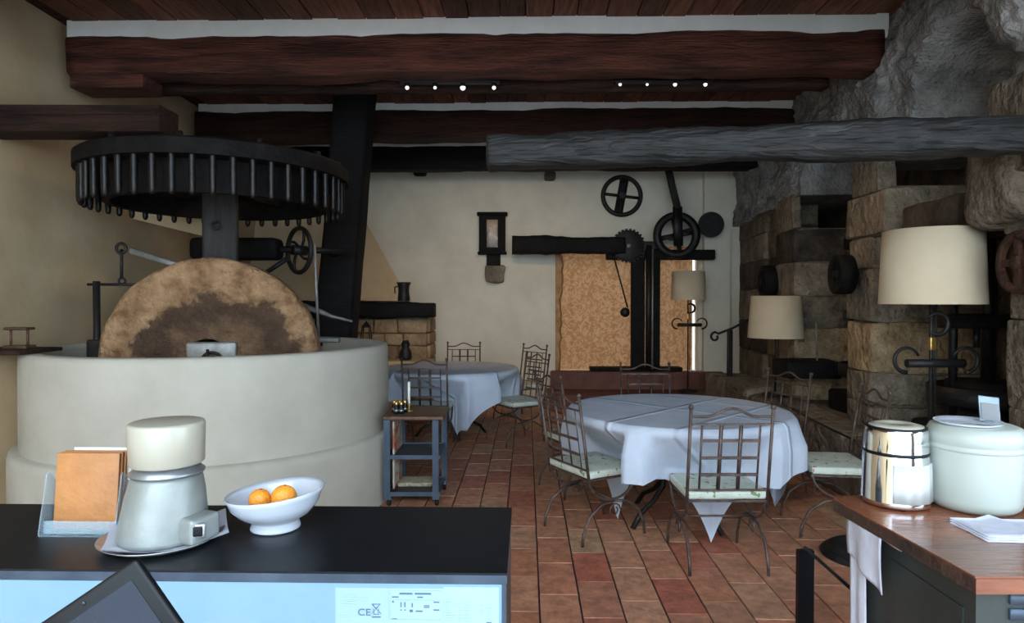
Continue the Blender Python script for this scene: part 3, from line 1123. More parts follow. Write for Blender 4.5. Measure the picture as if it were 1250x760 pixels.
# ================================================================== FAR END
lm = thing('screw_press', 'black iron screw press standing on the upper step before the curtain', 'press', (XM(785, 9.75), 9.75, .44))
YP = 9.70
xa, xb = XM(771, YP), XM(805, YP)
zt = W(0, 300, YP).z
MB().rbox(((XM(722, YP) + XM(835, YP)) / 2, 9.88, .475), (XM(835, YP) - XM(722, YP), .24, .06), .01).build('base', 'wood_black', lm)
MB().rbox((XM(779, YP), 9.74, (.50 + zt) / 2), (.19, .16, zt - .50), .02).build('column', 'wood_black', lm)
MB().rbox((XM(800, YP), 9.76, (.50 + zt) / 2), (.14, .16, zt - .50), .02).build('column', 'wood_black', lm)
MB().tube([(XM(790, YP), 9.60, .50), (XM(790, YP), 9.60, zt)], .045, 14).build('screw', 'iron', lm)
MB().tube([(XM(794, YP), 9.56, .50), (XM(794, YP), 9.56, zt - .05)], .013, 8).build('guide_rod', 'steel_dull', lm)
MB().rbox(W(806, 311, YP), (1.60, .13, .15), .02).build('cross_bar', 'wood_black', lm)
MB().rbox(W(790, 300, YP - .02), (.42, .2, .12), .02).build('head', 'iron', lm)
RX = Matrix.Rotation(PI / 2, 3, 'X')
gc = W(767, 300, YP - .10)
b = MB()
b.lathe([(0, -.03), (.21, -.03), (.23, -.02), (.23, .02), (.21, .03), (0, .03)], 32, gc, RX)
for k in range(26):
    a = 2 * PI * k / 26
    b.box(gc + Vector((math.cos(a) * .235, 0, math.sin(a) * .235)), (.03, .05, .03), rot=Matrix.Rotation(-a, 3, 'Y'))
b.build('cog_wheel', 'iron', lm)
MB().lathe([(0, -.06), (.03, -.06), (.03, .06), (0, .06)], 14, gc, RX).build('cog_hub', 'steel_dull', lm)
fc = W(826, 287, YP - .12)
w2 = MB()
prof = [(.235, -.05), (.335, -.05), (.345, 0), (.335, .05), (.235, .05), (.235, -.05)]
w2.lathe(prof, 40, fc, RX)
fw = w2.build('flywheel', 'iron', lm)
for k in range(4):
    a = PI / 2 * k + .2
    d = Vector((math.cos(a), 0, math.sin(a)))
    MB().tube([fc, fc + d * .26], .036, 8).build('spoke', 'iron', fw)
MB().tube([fc + Vector((0, -.08, 0)), fc + Vector((0, .35, 0))], .05, 12).build('hub', 'iron', fw)
MB().tube([W(815, 203, YP - .2), W(827, 254, YP - .2)], .055, 8, flat=.6).build('strut', 'axle_wood', lm)
MB().tube([W(827, 252, YP - .2), W(828, 300, YP - .2)], .07, 8, flat=.4).build('strut_foot', 'iron', lm)
c = W(868, 274, YP - .06)
MB().lathe([(0, -.04), (.05, -.05), (.06, -.03), (.15, -.03), (.18, -.045), (.19, 0), (.18, .045), (0, .045)], 32, c, RX, smooth=False).build('flat_pulley', 'iron', lm)
MB().tube([W(826, 285, YP - .02), W(868, 274, YP + .02)], .03, 8).build('link_bar', 'iron', lm)
MB().tube([W(749, 312, YP - .12), W(766, 375, YP - .12)], .012, 6).build('chain', 'iron', lm)
MB().ball(W(763, 381, YP - .12), .072, 12).build('counterweight', 'iron', lm)
o = MB().log(W(625, 299, 9.62), W(762, 300, 9.62), .13, .125, 14, 40, .03, 22, 2.6, .5, .95).build('lever_log', 'wood_black')
tag(o, 'thick blackened log lever running across the white wall into the press', 'log')
wf = thing('wall_flywheel', 'black four-spoked iron flywheel high on the white wall', 'flywheel', W(759, 265, 9.92))
c = W(759, 239, 9.93)
MB().torus(c, .285, .034, RX, 40, 8).build('rim', 'iron', wf)
for k in range(4):
    a = PI / 2 * k - .12
    MB().tube([c, c + Vector((math.cos(a) * .28, 0, math.sin(a) * .28))], .022, 8).build('spoke', 'iron', wf)
MB().tube([c + Vector((0, -.06, 0)), c + Vector((0, .10, 0))], .045, 12).build('hub', 'iron', wf)
MB().box(c + Vector((0, .045, 0)), (.13, .05, .52), rot=Matrix.Rotation(.18, 3, 'Y')).build('backing_bar', 'wood_black', wf)

# curtain
b = MB()
n, m = 120, 6
vs = []
cx1, cx2 = DX1 + .01, DX2 - .03
for j in range(m + 1):
    z = DZ1 + .001 + (DZ2 - DZ1) * j / m
    for i in range(n + 1):
        t = i / n
        x = cx1 + (cx2 - cx1) * t
        am = .012 + .035 * max(0, t - .66) / .34
        y = YB + .17 + am * math.sin(t * 46 + .5 * math.sin(t * 9)) + .006 * math.sin(t * 120)
        vs.append(rm(x, y, z))
fs = [(j * (n + 1) + i, j * (n + 1) + i + 1, (j + 1) * (n + 1) + i + 1, (j + 1) * (n + 1) + i) for j in range(m) for i in range(n)]
b.add(vs, fs, True)
o = b.build('curtain', 'curtain')
tag(o, 'tan damask curtain with cream scrolls glowing in the doorway behind the press', 'curtain')

# wall clock case and its stone corbel
wc = thing('wall_cabinet', 'small dark framed wall case with a brownish glazed front', 'wall case', W(601, 322, 9.98))
xa, xb = XM(585, 9.95), XM(617, 9.95)
za, zb = W(0, 308, 9.95).z, W(0, 263, 9.95).z
xm = (xa + xb) / 2
MB().rbox((xm, 9.96, (za + zb) / 2), (xb - xa, .14, zb - za), .012).build('case', 'wood_black', wc)
MB().rbox((xm, 9.94, zb + .02), (xb - xa + .06, .2, .045), .012).build('cornice', 'wood_black', wc)
MB().rbox((xm, 9.94, za - .012), (xb - xa + .04, .18, .035), .012).build('lower_moulding', 'wood_black', wc)
MB().rbox((xm, 9.885, (za + zb) / 2), (.17, .012, zb - za - .14), .004).build('pane', 'picture', wc)
for s_ in (-.10, .10):
    MB().box((xm + s_, 9.882, (za + zb) / 2), (.03, .02, zb - za - .10)).build('door_stile', 'wood_black', wc)
for zq in (za + .055, zb - .055):
    MB().box((xm, 9.882, zq), (.20, .02, .03)).build('door_rail', 'wood_black', wc)
MB().rbox((XM(602.5, 9.95), 9.98, W(0, 317, 9.95).z), (.21, .09, .20), .01).build('neck', 'wood_black', wc)
o = MB().rbox((XM(604, 9.95), 9.945, W(0, 334, 9.95).z), (.29, .17, .26), .03, n=4, amp=.03, seed=8, nscale=5).build('corbel_stone', 'stone')
tag(o, 'rough grey stone corbel under the dark wall case', 'stone')
for (px, py, w, h, m, lab, nm) in ((512, 211, .20, .09, 'wood_black', 'small black bracket on the white wall under the far beam', 'wall_bracket'),
                                   (671, 215, .17, .13, 'stone', 'small round stone boss on the white wall under the grey log', 'stone_boss')):
    o = MB().rbox(W(px, py, 9.93), (w, .16, h), .04, n=3, amp=.015, seed=px).build(nm, m)
    tag(o, lab, 'bracket' if nm == 'wall_bracket' else 'stone')

# jug on the mantel, jar and lantern by the hearth
jg = thing('metal_jug', 'dark metal jug standing on the black mantel', 'jug', (XM(493, 9.02), 9.02, 1.505))
x = XM(493, 9.02)
MB().lathe([(0, 1.500), (.085, 1.500), (.088, 1.51), (.072, 1.62), (.075, 1.70), (.10, 1.755), (.094, 1.755), (.068, 1.70), (.065, 1.52), (0, 1.515)], 24, (x, 9.02, 0)).build('body', 'iron', jg)
MB().tube([(x - .075, 9.02, 1.70), (x - .125, 9.02, 1.69), (x - .12, 9.02, 1.60), (x - .078, 9.02, 1.56)], .009, 6).build('handle', 'iron', jg)
hearth = MB().rbox((-1.62, 8.62, .36), (1.15, .46, .72), .02, n=3, amp=.01).build('hearth_bench', 'plaster_warm')
tag(hearth, 'low plastered bench before the fireplace behind the far table', 'bench')
jr = thing('ceramic_jar', 'black glazed jar on the bench before the fireplace', 'jar', (XM(495, 8.6), 8.6, .725))
x = XM(495, 8.6)
MB().lathe([(0, .722), (.075, .722), (.082, .76), (.078, .83), (.05, .88), (.046, .90), (.06, .93), (.05, .955), (0, .955)], 24, (x, 8.6, 0)).build('body', 'iron', jr)
MB().lathe([(0, .957), (.045, .957), (.04, .98), (0, .985)], 16, (x, 8.6, 0)).build('lid', 'iron', jr)
lt = thing('candle_lantern', 'small iron lantern with glass sides on the bench before the fireplace', 'lantern', (XM(447, 8.62), 8.62, .725))
x = XM(447, 8.62)
lt.location.x = x
for sx in (-1, 1):
    for sy in (-1, 1):
        MB().tube([(x + sx * .085, 8.62 + sy * .085, .73), (x + sx * .045, 8.62 + sy * .045, 1.15)], .008, 6).build('frame_bar', 'iron', lt)
MB().box((x, 8.62, .735), (.19, .19, .02)).build('base', 'iron', lt)
MB().lathe([(.065, 1.15), (.05, 1.18), (.015, 1.22), (0, 1.24)], 12, (x, 8.62, 0)).build('cap', 'iron', lt)
MB().tube([(x, 8.62, .745), (x, 8.62, .95)], .03, 10).build('candle', 'candle', lt)

# grey log crossing overhead
a, c = W(597, 187, 3.50), W(1310, 163, 3.08)
o = MB().log(a, c, .092, .092, 20, 120, .020, 40, 2.6, .1, 1.0, .02).build('grey_log', 'log_grey')
tag(o, 'long weathered grey log running overhead from the stone wall', 'log')

# spotlights
SPOT_W = 36.0
for gi, (xs, ya) in enumerate((((497, 531, 565, 603), 107), ((757, 790, 824, 861), 103))):
    D = 5.44
    o = MB().box(((XM(xs[0], D) + XM(xs[-1], D)) / 2, D, 3.30), (XM(xs[-1], D) - XM(xs[0], D) + .1, .05, .02)).build('spot_rail', 'black_plastic')
    tag(o, ('ceiling rail of the spotlight row nearer the leaning post', 'ceiling rail of the spotlight row nearer the stone wall')[gi], 'rail')
    for k, xp in enumerate(xs):
        D2 = 5.44
        t = thing('spotlight', ('small round ceiling spotlight in the row nearer the leaning post', 'small round ceiling spotlight in the row nearer the stone wall')[gi], 'spotlight',
                  (XM(xp, D2), D2, 3.22), group=('spotlight row by the post', 'spotlight row by the stone wall')[gi])
        c = W(xp, ya, D2)
        MB().tube([(c.x, D2, 3.29), c + Vector((0, 0, .01))], .008, 6).build('stem', 'black_plastic', t)
        lr = .022 if (gi, k) == (0, 2) else (.016, .013, .011, .016)[(k + gi) % 4]
        MB().lathe([(0, .045), (.020, .045), (.024, .02), (.024, .008), (.020, .008)], 16, c).build('head', 'black_plastic', t)
        MB().ball(c, lr, 10).build('bulb', 'spot_glow', t)
        ld = bpy.data.lights.new('spot_lamp', 'SPOT')
        ld.energy = SPOT_W * (.3, .35, 1, 1, 1, .5, .35, .3)[gi * 4 + k]
        ld.color = (1, .70, .42)
        ld.spot_size = math.radians(75)
        ld.spot_blend = 1.0
        ld.shadow_soft_size = .03
        lo = bpy.data.objects.new('spot_lamp', ld)
        COL.objects.link(lo)
        lo.parent = t
        lp = c - Vector(t.location) + Vector((0, 0, -.03))
        lo.location = lp
        tgt = Vector(((-3.6, 4.3, 1.3), (-3.5, 6.3, 1.4), (-.9, 10, 1.0), (-.1, 10, 1.1), (.4, 10, .9), (3.1, 7.6, .6), (2.9, 5.2, .8), (2.9, 4.6, .8))[gi * 4 + k])
        lo.rotation_euler = (tgt - (c + Vector((0, 0, -.03)))).to_track_quat('-Z', 'Y').to_euler()

# ================================================================== FURNITURE
def chair_proto(label, loc, rz):
    t = thing('iron_chair', label, 'chair', loc, rz, 'wrought-iron chairs round the tables')

    def B(b, nm, m):
        return b.build(nm, m, t, local=True)

    def by(z):                     # the back leans
        return -.205 - .075 * (z - .42) / .51
    for s_ in (-1, 1):
        x = s_ * .222
        B(MB().tube([(x, by(.36), .36), (x, by(.6), .6), (x, by(.918), .918)], .0095, 8).ball((x, by(.928), .928), .015, 8), 'back_post', 'chair_iron')
    q = []
    for i in range(17):
        u = -1 + 2 * i / 16
        z = .876 + .045 * (math.cos(max(-1, min(1, u / .62)) * PI) * .5 + .5)
        q.append((u * .222, by(z), z))
    B(MB().tube(q, .0075, 8), 'top_rail', 'chair_iron')
    for z in (.833, .462):
        B(MB().box((0, by(z), z), (.444, .010, .010)), 'back_rail', 'chair_iron')
    for z in (.742, .645, .550):
        B(MB().box((0, by(z), z), (.316, .010, .016)), 'back_bar', 'chair_iron')
    for x, w in ((-.158, .010), (-.054, .018), (.054, .018), (.158, .010)):
        B(MB().tube([(x, by(.462), .462), (x, by(.833), .833)], w * .62, 4, flat=.6), 'back_bar', 'chair_iron')
    B(MB().rbox((0, -.012, .430), (.452, .39, .048), .016, n=3, amp=.004, seed=2, nscale=6), 'seat', 'seat_paint')
    b = MB()
    for s_ in (-1, 1):
        b.box((s_ * .215, -.012, .399), (.014, .39, .012))
        b.box((0, s_ * .19 - .012, .399), (.444, .014, .012))
    B(b, 'seat_frame', 'chair_iron')
    for s_ in (-1, 1):
        x = s_ * .215
        U = arc((x, -.012, .42), .188, PI, 2 * PI, 16, (0, 1, 0), (0, 0, .85))
        B(MB().tube(U, .0085, 6), 'seat_support', 'chair_iron')
        q = [(x, y, z) for y, z in ((-.245, .0), (-.238, .07), (-.19, .175), (-.10, .236), (0, .25))]
        B(MB().tube(q, .009, 6), 'leg', 'chair_iron')
        q = [(x, -y, z) for x, y, z in q]
        B(MB().tube(q, .009, 6), 'leg', 'chair_iron')
        sc = [(x, .045 * math.cos(a) * (1 - a / 14), .19 + .045 * math.sin(a) * (1 - a / 14)) for a in [i * .6 for i in range(13)]]
        B(MB().tube(sc, .005, 6), 'scroll', 'chair_iron')
    B(MB().tube([(-.215, 0, .25), (.215, 0, .25)], .007, 8), 'stretcher', 'chair_iron')
    return t


def face(dx, dy):
    return math.atan2(-dx, dy)       # local +Y towards (dx, dy)


def seat_at(bx_, by_, dx, dy):
    """chair whose back (post tops) is at bx, by and that faces dx, dy"""
    L = math.hypot(dx, dy)
    dx, dy = dx / L, dy / L
    return (bx_ + dx * .265, by_ + dy * .265, 0), face(dx, dy)


chairs = [
    (1.185, 3.53, -.01, 1, 'lattice-back iron chair before the tablecloth corner that nearly reaches the tiles'),
    (.306, 4.145, .87, .49, 'iron chair standing at the trolley side of the large table, its whole side frame showing'),
    (.29, 5.10, .9, .40, 'iron chair half hidden behind another lattice chair, between the two cloth-covered tables'),
    (1.215, 5.97, 0, -1, 'iron chair across the large table with its back to the curtained doorway'),
    (2.235, 5.30, -.93, -.38, 'iron chair tucked under the large table beside the short shaded lamp'),
    (2.36, 4.28, -.96, .12, 'iron chair with painted seat beside the stone curb, behind the chrome appliance'),
    (-.86, 6.42, .05, 1, 'iron chair behind the serving trolley, back to the entrance'),
    (-.66, 8.97, 0, -1, 'iron chair between the far table and the bare white wall under the wall case'),
    (.27, 7.10, -.85, -.5, 'iron chair drawn up to the far table, its seat clear of the cloth'),
    (.29, 8.50, -.75, -.65, 'iron chair behind another chair at the far table, near the doorway step'),
]
proto = None
for (bx_, by_, dx, dy, lab) in chairs:
    loc, rz = seat_at(bx_, by_, dx, dy)
    if proto is None:
        proto = chair_proto(lab, loc, rz)
    else:
        dup(proto, loc, rz, lab)


SEATS = []
for (bx_, by_, dx, dy, lab) in chairs:
    loc, rz = seat_at(bx_, by_, dx, dy)
    SEATS.append((loc[0], loc[1], rz))


def seat_limit(c, a):
    """how far from the table centre, along angle a, the first chair seat begins"""
    best = 9.0
    for (sx_, sy_, rz) in SEATS:
        ox, oy = c[0] - sx_, c[1] - sy_
        cz, sz = math.cos(-rz), math.sin(-rz)
        lx, ly = ox * cz - oy * sz, ox * sz + oy * cz
        dx, dy = math.cos(a), math.sin(a)
        ddx, ddy = dx * cz - dy * sz, dx * sz + dy * cz
        t0, t1 = 0.0, 9.0
        for o_, d_, h1, h2 in ((lx, ddx, -.245, .245), (ly, ddy, -.235, .20)):
            if abs(d_) < 1e-9:
                if o_ < h1 or o_ > h2:
                    t0 = 99
                continue
            ta, tb = (h1 - o_) / d_, (h2 - o_) / d_
            if ta > tb:
                ta, tb = tb, ta
            t0, t1 = max(t0, ta), min(t1, tb)
        if t0 < t1:
            best = min(best, t0)
    return best


def cloth_mesh(c, R, half, rot, off, seed, ztop=.757):
    b = MB()
    rad = [0, .2, .4, .55, .66, .72, .745]
    nt = 168
    ns = 16
    vs = []
    rows = len(rad) + ns
    for i in range(rows):
        for k in range(nt):
            a = 2 * PI * k / nt
            ca, sa = math.cos(a), math.sin(a)
            # distance from the table centre to the cloth's edge
            q = Vector((ca, sa))
            lim = 9
            cr, sr = math.cos(rot), math.sin(rot)
            for ax in ((cr, sr), (-sr, cr)):
                dd = q.x * ax[0] + q.y * ax[1]
                oo = off[0] * ax[0] + off[1] * ax[1]
                if abs(dd) > 1e-6:
                    lim = min(lim, ((half if dd > 0 else -half) + oo) / dd)
            if i < len(rad):
                r_ = rad[i] / .745 * (R - .005)
                crease = 0
                for ax in ((cr, sr), (-sr, cr)):
                    for o2 in (0, .42):
                        dd = (ca * r_ * ax[0] + sa * r_ * ax[1]) - o2 + .03
                        crease = max(crease, .0035 * math.exp(-(dd / .012) ** 2))
                z = ztop + crease * (1 if i < len(rad) - 1 else 0) + .0008 * noise.noise(Vector((ca * r_ * 6, sa * r_ * 6, seed)))
                vs.append((c[0] + ca * r_, c[1] + sa * r_, z))
            else:
                t = (i - len(rad) + 1) / ns
                drop = max(.03, lim - R)
                d = drop * t
                pinch = max(0, (drop - .22) / .4)
                fold = math.sin(a * 11 + seed + 2.1 * noise.noise(Vector((ca * 2, sa * 2, seed)))) * .022 + math.sin(a * 23 + seed * 2) * .007
                sm = min(1, d / .16)
                r_ = R + .012 + .035 * sm + fold * sm * (1 + .9 * pinch) + .05 * (d / .6) * (1 - pinch) - .05 * pinch * t * t
                # the hanging corner gathers towards its tip
                z = ztop - .006 - d * .985 if d > .012 else ztop - d * .5
                # a seat pushed under the table holds the skirt back
                lim2 = min(seat_limit(c, a + da) + abs(da) * .8 for da in (-.09, -.06, -.03, 0, .03, .06, .09)) - .02
                if lim2 < r_:
                    w = max(0, min(1, (.712 - z) / (.712 - .47)))
                    r_ = min(r_, R + (lim2 - R) * w + .012 * (1 - w))
                vs.append((c[0] + ca * r_, c[1] + sa * r_, z))
    fs = []
    for i in range(rows - 1):
        for k in range(nt):
            l = (k + 1) % nt
            if i == 0:
                if k % 1 == 0:
                    fs.append((k * 0, nt + k, nt + l))
            else:
                fs.append((i * nt + k, (i + 1) * nt + k, (i + 1) * nt + l, i * nt + l))
    b.add(vs, fs, True)
    return b


def round_table(name, label, c, R, ang):
    t = thing(name, label, 'table', (c[0], c[1], 0), 0, 'round dining tables')
    MB().lathe([(0, .72), (R - .02, .72), (R, .728), (R, .742), (R - .01, .75), (0, .75)], 64, (c[0], c[1], 0)).build('tabletop', 'table_wood', t)
    for k in range(4):
        a = ang + PI / 2 * k
        d = Vector((math.cos(a), math.sin(a), 0))
        q = [Vector((c[0], c[1], z)) + d * r_ for r_, z in ((.30, .72), (.28, .60), (.19, .46), (.12, .34), (.13, .24), (.22, .15), (.33, .09), (.40, .0))]
        MB().tube(q, .017, 8).build('leg', 'iron', t)
    MB().torus((c[0], c[1], .34), .115, .012, None, 24, 8).build('leg_ring', 'iron', t)
    return t


TC = (1.135, 4.50)
round_table('round_table', 'large round iron-legged table under a white cloth near the wooden counter', TC, .74, .55)
o = cloth_mesh(TC, .745, 1.05, PI / 4 + .20, (-.01, -.02), 1.3).build('tablecloth', 'cloth')
tag(o, 'white square cloth draped over the large round table, one corner almost touching the floor', 'tablecloth')
TC2 = (-.68, 7.32)
round_table('round_table', 'far round iron-legged table under a white cloth beside the fireplace', TC2, .74, .3)
o = cloth_mesh(TC2, .745, .99, PI / 4 + .22, (.0, -.02), 4.1).build('tablecloth', 'cloth')
tag(o, 'white square cloth draped over the far round table beside the fireplace', 'tablecloth')


def floor_lamp(label, x, y, zb, z1, z2, rb, rt, arms=True, name='floor_lamp'):
    t = thing(name, label, 'lamp', (x, y, zb))
    MB().lathe([(0, zb), (.14, zb), (.14, zb + .015), (.03, zb + .035), (0, zb + .035)], 28, (x, y, 0)).build('base', 'iron', t)
    MB().tube([(x, y, zb + .02), (x, y, z2 - .08)], .011, 10).build('pole', 'iron', t)
    MB().tube([(x + .025, y, zb + .3), (x + .03, y, z1 + .05)], .007, 8).build('side_rod', 'iron', t)
    o = MB().lathe([(rb, z1), (rt, z2), (rt - .004, z2), (rb - .004, z1), (rb, z1)], 64, (x, y, 0)).build('lamp_shade', 'shade', t)
    MB().torus((x, y, z2 - .09), .03, .004, None, 16, 6).build('shade_ring', 'iron', o)
    for k in range(3):
        a = 2 * PI * k / 3 + .4
        MB().tube([(x, y, z2 - .09), (x + math.cos(a) * (rt - .006), y + math.sin(a) * (rt - .006), z2 - .02)], .003, 6).build('shade_spider', 'iron', o)
    MB().ball((x, y, z1 + .2), .045, 10).build('bulb', 'porcelain', t)
    MB().tube([(x, y, z1 + .05), (x, y, z1 + .17)], .02, 10).build('socket', 'iron', t)
    if arms:
        # ring above, pair of horn scrolls below
        zr = z1 - .12
        q = arc((x + .03, y - .012, zr), .065, -2.4, 2.6, 18, (1, 0, 0), (0, 0, 1))
        MB().tube(q, [.004 + .013 * math.sin(PI * i / 18) ** .6 for i in range(19)], 8).build('hook', 'iron', t)
        zh = z1 - .36
        MB().tube([(x - .16, y - .02, zh), (x + .19, y - .02, zh)], .026, 8).build('cross_arm', 'iron', t)
        for s_, cx in ((-1, x - .165), (1, x + .19)):
            q = arc((cx, y - .03, zh + .02), .075, -PI / 2, PI / 2 + 1.2, 16, (s_, 0, 0), (0, 0, 1))
            MB().tube(q, [.014 - .006 * i / 16 for i in range(17)], 8).build('horn_scroll', 'iron', t)
        MB().rbox((x, y - .012, zr - .12), (.04, .03, .08), .006).build('bracket', 'brass', t)
    return t


floor_lamp('tall floor lamp with a large cream drum shade beside the press bay', XM(1137, 4.0), 4.0, .47, W(0, 371, 4.0).z, W(0, 281, 4.0).z, .287, .268)
floor_lamp('shorter lamp with a cream drum shade before the coursed stone pier', XM(947, 6.95), 6.95, .50, W(0, 412, 6.95).z, W(0, 361, 6.95).z, .283, .25, arms=False)
floor_lamp('floor lamp with a drum shade next to the curtain and the iron press', XM(840, 9.5), 9.5, .19, W(0, 366, 9.5).z, W(0, 331, 9.5).z, .245, .232)

# handrail at the stone wall
hd = thing('iron_handrail', 'black iron handrail with a scrolled end beside the stone wall', 'handrail', (XM(890, 8.6), 8.6, .4))
q = [W(918, 388, 8.45), W(895, 400, 8.6), W(877, 407, 8.7)] + [W(873 + 6 * math.cos(a) * (1 - k / 16), 411 + 6 * math.sin(a) * (1 - k / 16), 8.7) for k, a in enumerate([-PI / 2 - i * .6 for i in range(10)])]
MB().tube(q, .016, 8).build('rail', 'iron', hd)
p = W(891, 402, 8.62)
MB().rbox((p.x, p.y, (p.z + .44) / 2), (.07, .04, p.z - .44), .01).build('post', 'iron', hd)
# cable along the curb
q = [Vector((2.5, 4.1, .47)), Vector((2.50, 4.6, .478)), Vector((2.51, 5.1, .49)), Vector((2.54, 5.6, .50)), Vector((2.58, 6.2, .515)), Vector((2.66, 6.6, .53)), Vector((2.8, 6.9, .53))]
o = MB().tube(q, .009, 6).build('lamp_cable', 'black_plastic')
tag(o, 'black cable lying along the edge of the stone curb', 'cable')

# round wooden pulleys and presses in the bays
def disc(name, label, c, R, th, m, spokes=True):
    Rm = Matrix.Rotation(-.1, 3, 'Z') @ Matrix.Rotation(-PI / 2, 3, 'Y')
    t = thing(name, label, 'wheel', c - Vector((0, 0, R)))
    MB().lathe([(R * .72, -th / 2), (R * .98, -th / 2), (R, 0), (R * .98, th / 2), (R * .72, th / 2), (R * .72, -th / 2)], 36, c, Rm).build('rim', m, t)
    MB().lathe([(0, -th * .2), (R * .74, -th * .2), (R * .74, th * .2), (0, th * .2)], 30, c, Rm).build('web', m, t)
    MB().lathe([(0, -.05), (R * .2, -.05), (R * .22, th * .6), (0, th * .6)], 18, c, Rm).build('hub', m, t)
    for k in range(2):
        MB().box(c + Rm @ Vector((0, 0, th * .28)), (.03, R * 1.5, R * .22), rot=Matrix.Rotation(-.1, 3, 'Z') @ Matrix.Rotation(k * PI / 2, 3, 'X')).build('spoke', m, t)
    return t


RL = Vector((-.09, 0, 0))
disc('wooden_pulley', 'reddish wooden pulley wheel mounted on the pier beside the tall lamp', Vector((2.605, 3.34, W(0, 320, 3.34).z)), .165, .08, 'pulley_wood')
disc('wooden_pulley', 'black round pulley on the pier between the two press bays', Vector((xw(5.45) - .15, 5.45, W(0, 335, 5.45).z)), .165, .12, 'wood_black')
disc('wooden_pulley', 'black pulley wheel on the coursed stones behind the shorter lamp', Vector((xw(7.9) - .06, 7.86, W(0, 344, 7.9).z)), .20, .16, 'wood_black')


def press(label, D, X, s=1.0):
    t = thing('olive_press', label, 'press', (X, D, .44))
    zb = .44
    for dx in (-.24, .24):
        MB().tube([(X + dx, D, zb), (X + dx, D, 2.05)], .028, 10).build('column', 'iron', t)
    MB().rbox((X, D, zb + .10), (.70, .62, .20), .03).build('foot', 'wood_black', t)
    MB().lathe([(0, zb + .34), (.34, zb + .34), (.36, zb + .36), (.36, zb + .47), (.34, zb + .47), (.33, zb + .38), (0, zb + .38)], 36, (X, D, 0)).build('pan', 'iron', t)
    MB().lathe([(0, zb + .2), (.2, zb + .2), (.16, zb + .34), (0, zb + .34)], 24, (X, D, 0)).build('pedestal', 'iron', t)
    MB().lathe([(0, zb + .39), (.25, zb + .39), (.25, zb + .50), (0, zb + .50)], 30, (X, D, 0)).build('press_plate', 'wood_black', t)
    MB().tube([(X, D, zb + .5), (X, D, 2.1)], .04, 12).build('screw', 'iron', t)
    MB().rbox((X, D, 1.36), (.66, .16, .10), .02).build('crosshead', 'iron', t)
    for dx in (-.12, .12):
        MB().tube([(X + dx, D - .06, 1.31), (X + dx, D - .06, 1.18)], .022, 8).build('bolt', 'iron', t)
    MB().rbox((X, D, 2.04), (.66, .14, .12), .02).build('top_yoke', 'wood_black', t)
    return t


press('black iron olive press in the bay behind the tall lamp', 4.55, xw(4.55) + .50)
press('black iron olive press in the bay between the stone piers', 6.15, xw(6.15) + .50)
o = MB().rbox((xw(6.85) + .02, 6.80, .80), (.56, .40, .17), .02, n=3, amp=.01).build('press_trough', 'wood_black')
tag(o, 'black trough jutting from the bay beside the shorter lamp', 'trough')
b = MB()
p = W(993, 440, 6.8)
o = MB().tube([(p.x, 6.72, .885), (p.x - .01, 6.72, 1.28)], .011, 8).build('steel_rod', 'steel_dull')
tag(o, 'thin pale steel rod standing on the black trough', 'rod')

# serving trolley
ct = thing('serving_trolley', 'narrow blue-grey steel serving trolley with a wooden top beside the basin', 'trolley', (-.76, 4.98, 0))
X1, X2 = -.93, -.54
Y1, Y2 = 4.76, 5.20
ZT = .635
for (x, y) in ((X1, Y1), (X2, Y1), (X1 + .04, Y2), (X2 + .02, Y2)):
    b = MB()
    sx = 1 if x < -.8 else -1
    sy = 1 if y < 5 else -1
    b.box((x + sx * .018, y, (ZT + .05) / 2), (.045, .008, ZT - .05))
    b.box((x, y + sy * .018, (ZT + .05) / 2), (.008, .045, ZT - .05))
    b.build('leg', 'steel_blue', ct)
MB().rbox(((X1 + X2) / 2 + .015, (Y1 + Y2) / 2, ZT + .012), (X2 - X1 + .05, Y2 - Y1 + .04, .026), .005).build('top_board', 'cart_wood', ct)
for z in (.36, .09):
    MB().box(((X1 + X2) / 2 + .015, (Y1 + Y2) / 2, z), (X2 - X1 - .02, Y2 - Y1 - .02, .012)).build('shelf', 'mesh_shelf', ct)
    for y in (Y1 + .004, Y2 - .004):
        MB().box(((X1 + X2) / 2 + .015, y, z), (X2 - X1, .012, .03)).build('shelf_rail', 'steel_blue', ct)
    for x in (X1 + .015, X2):
        MB().box((x, (Y1 + Y2) / 2, z), (.012, Y2 - Y1 - .02, .03)).build('shelf_rail', 'steel_blue', ct)
MB().box((X1 + .055, (Y1 + Y2) / 2 + .01, .36), (.012, Y2 - Y1 - .1, .50)).build('side_panel', 'floral_panel', ct)
for (x, y) in ((X1 + .03, Y1 + .02), (X2 - .01, Y1 + .02), (X1 + .06, Y2 - .02), (X2 + .005, Y2 - .02)):
    w = MB().lathe([(0, -.012), (.024, -.012), (.026, 0), (.024, .012), (0, .012)], 16, (x, y, .0265), Matrix.Rotation(PI / 2, 3, 'Y')).build('caster', 'black_plastic', ct)
    MB().box((x, y, .058), (.034, .03, .022)).build('caster_fork', 'steel', w)
wb_ = thing('wicker_tray', 'flat woven tray on the bottom shelf of the trolley', 'tray', (-.735, 5.02, .097))
MB().rbox((-.735, 5.02, .113), (.26, .20, .03), .01, n=3).build('tray', 'wicker', wb_)
zc = ZT + .0255
bt = None
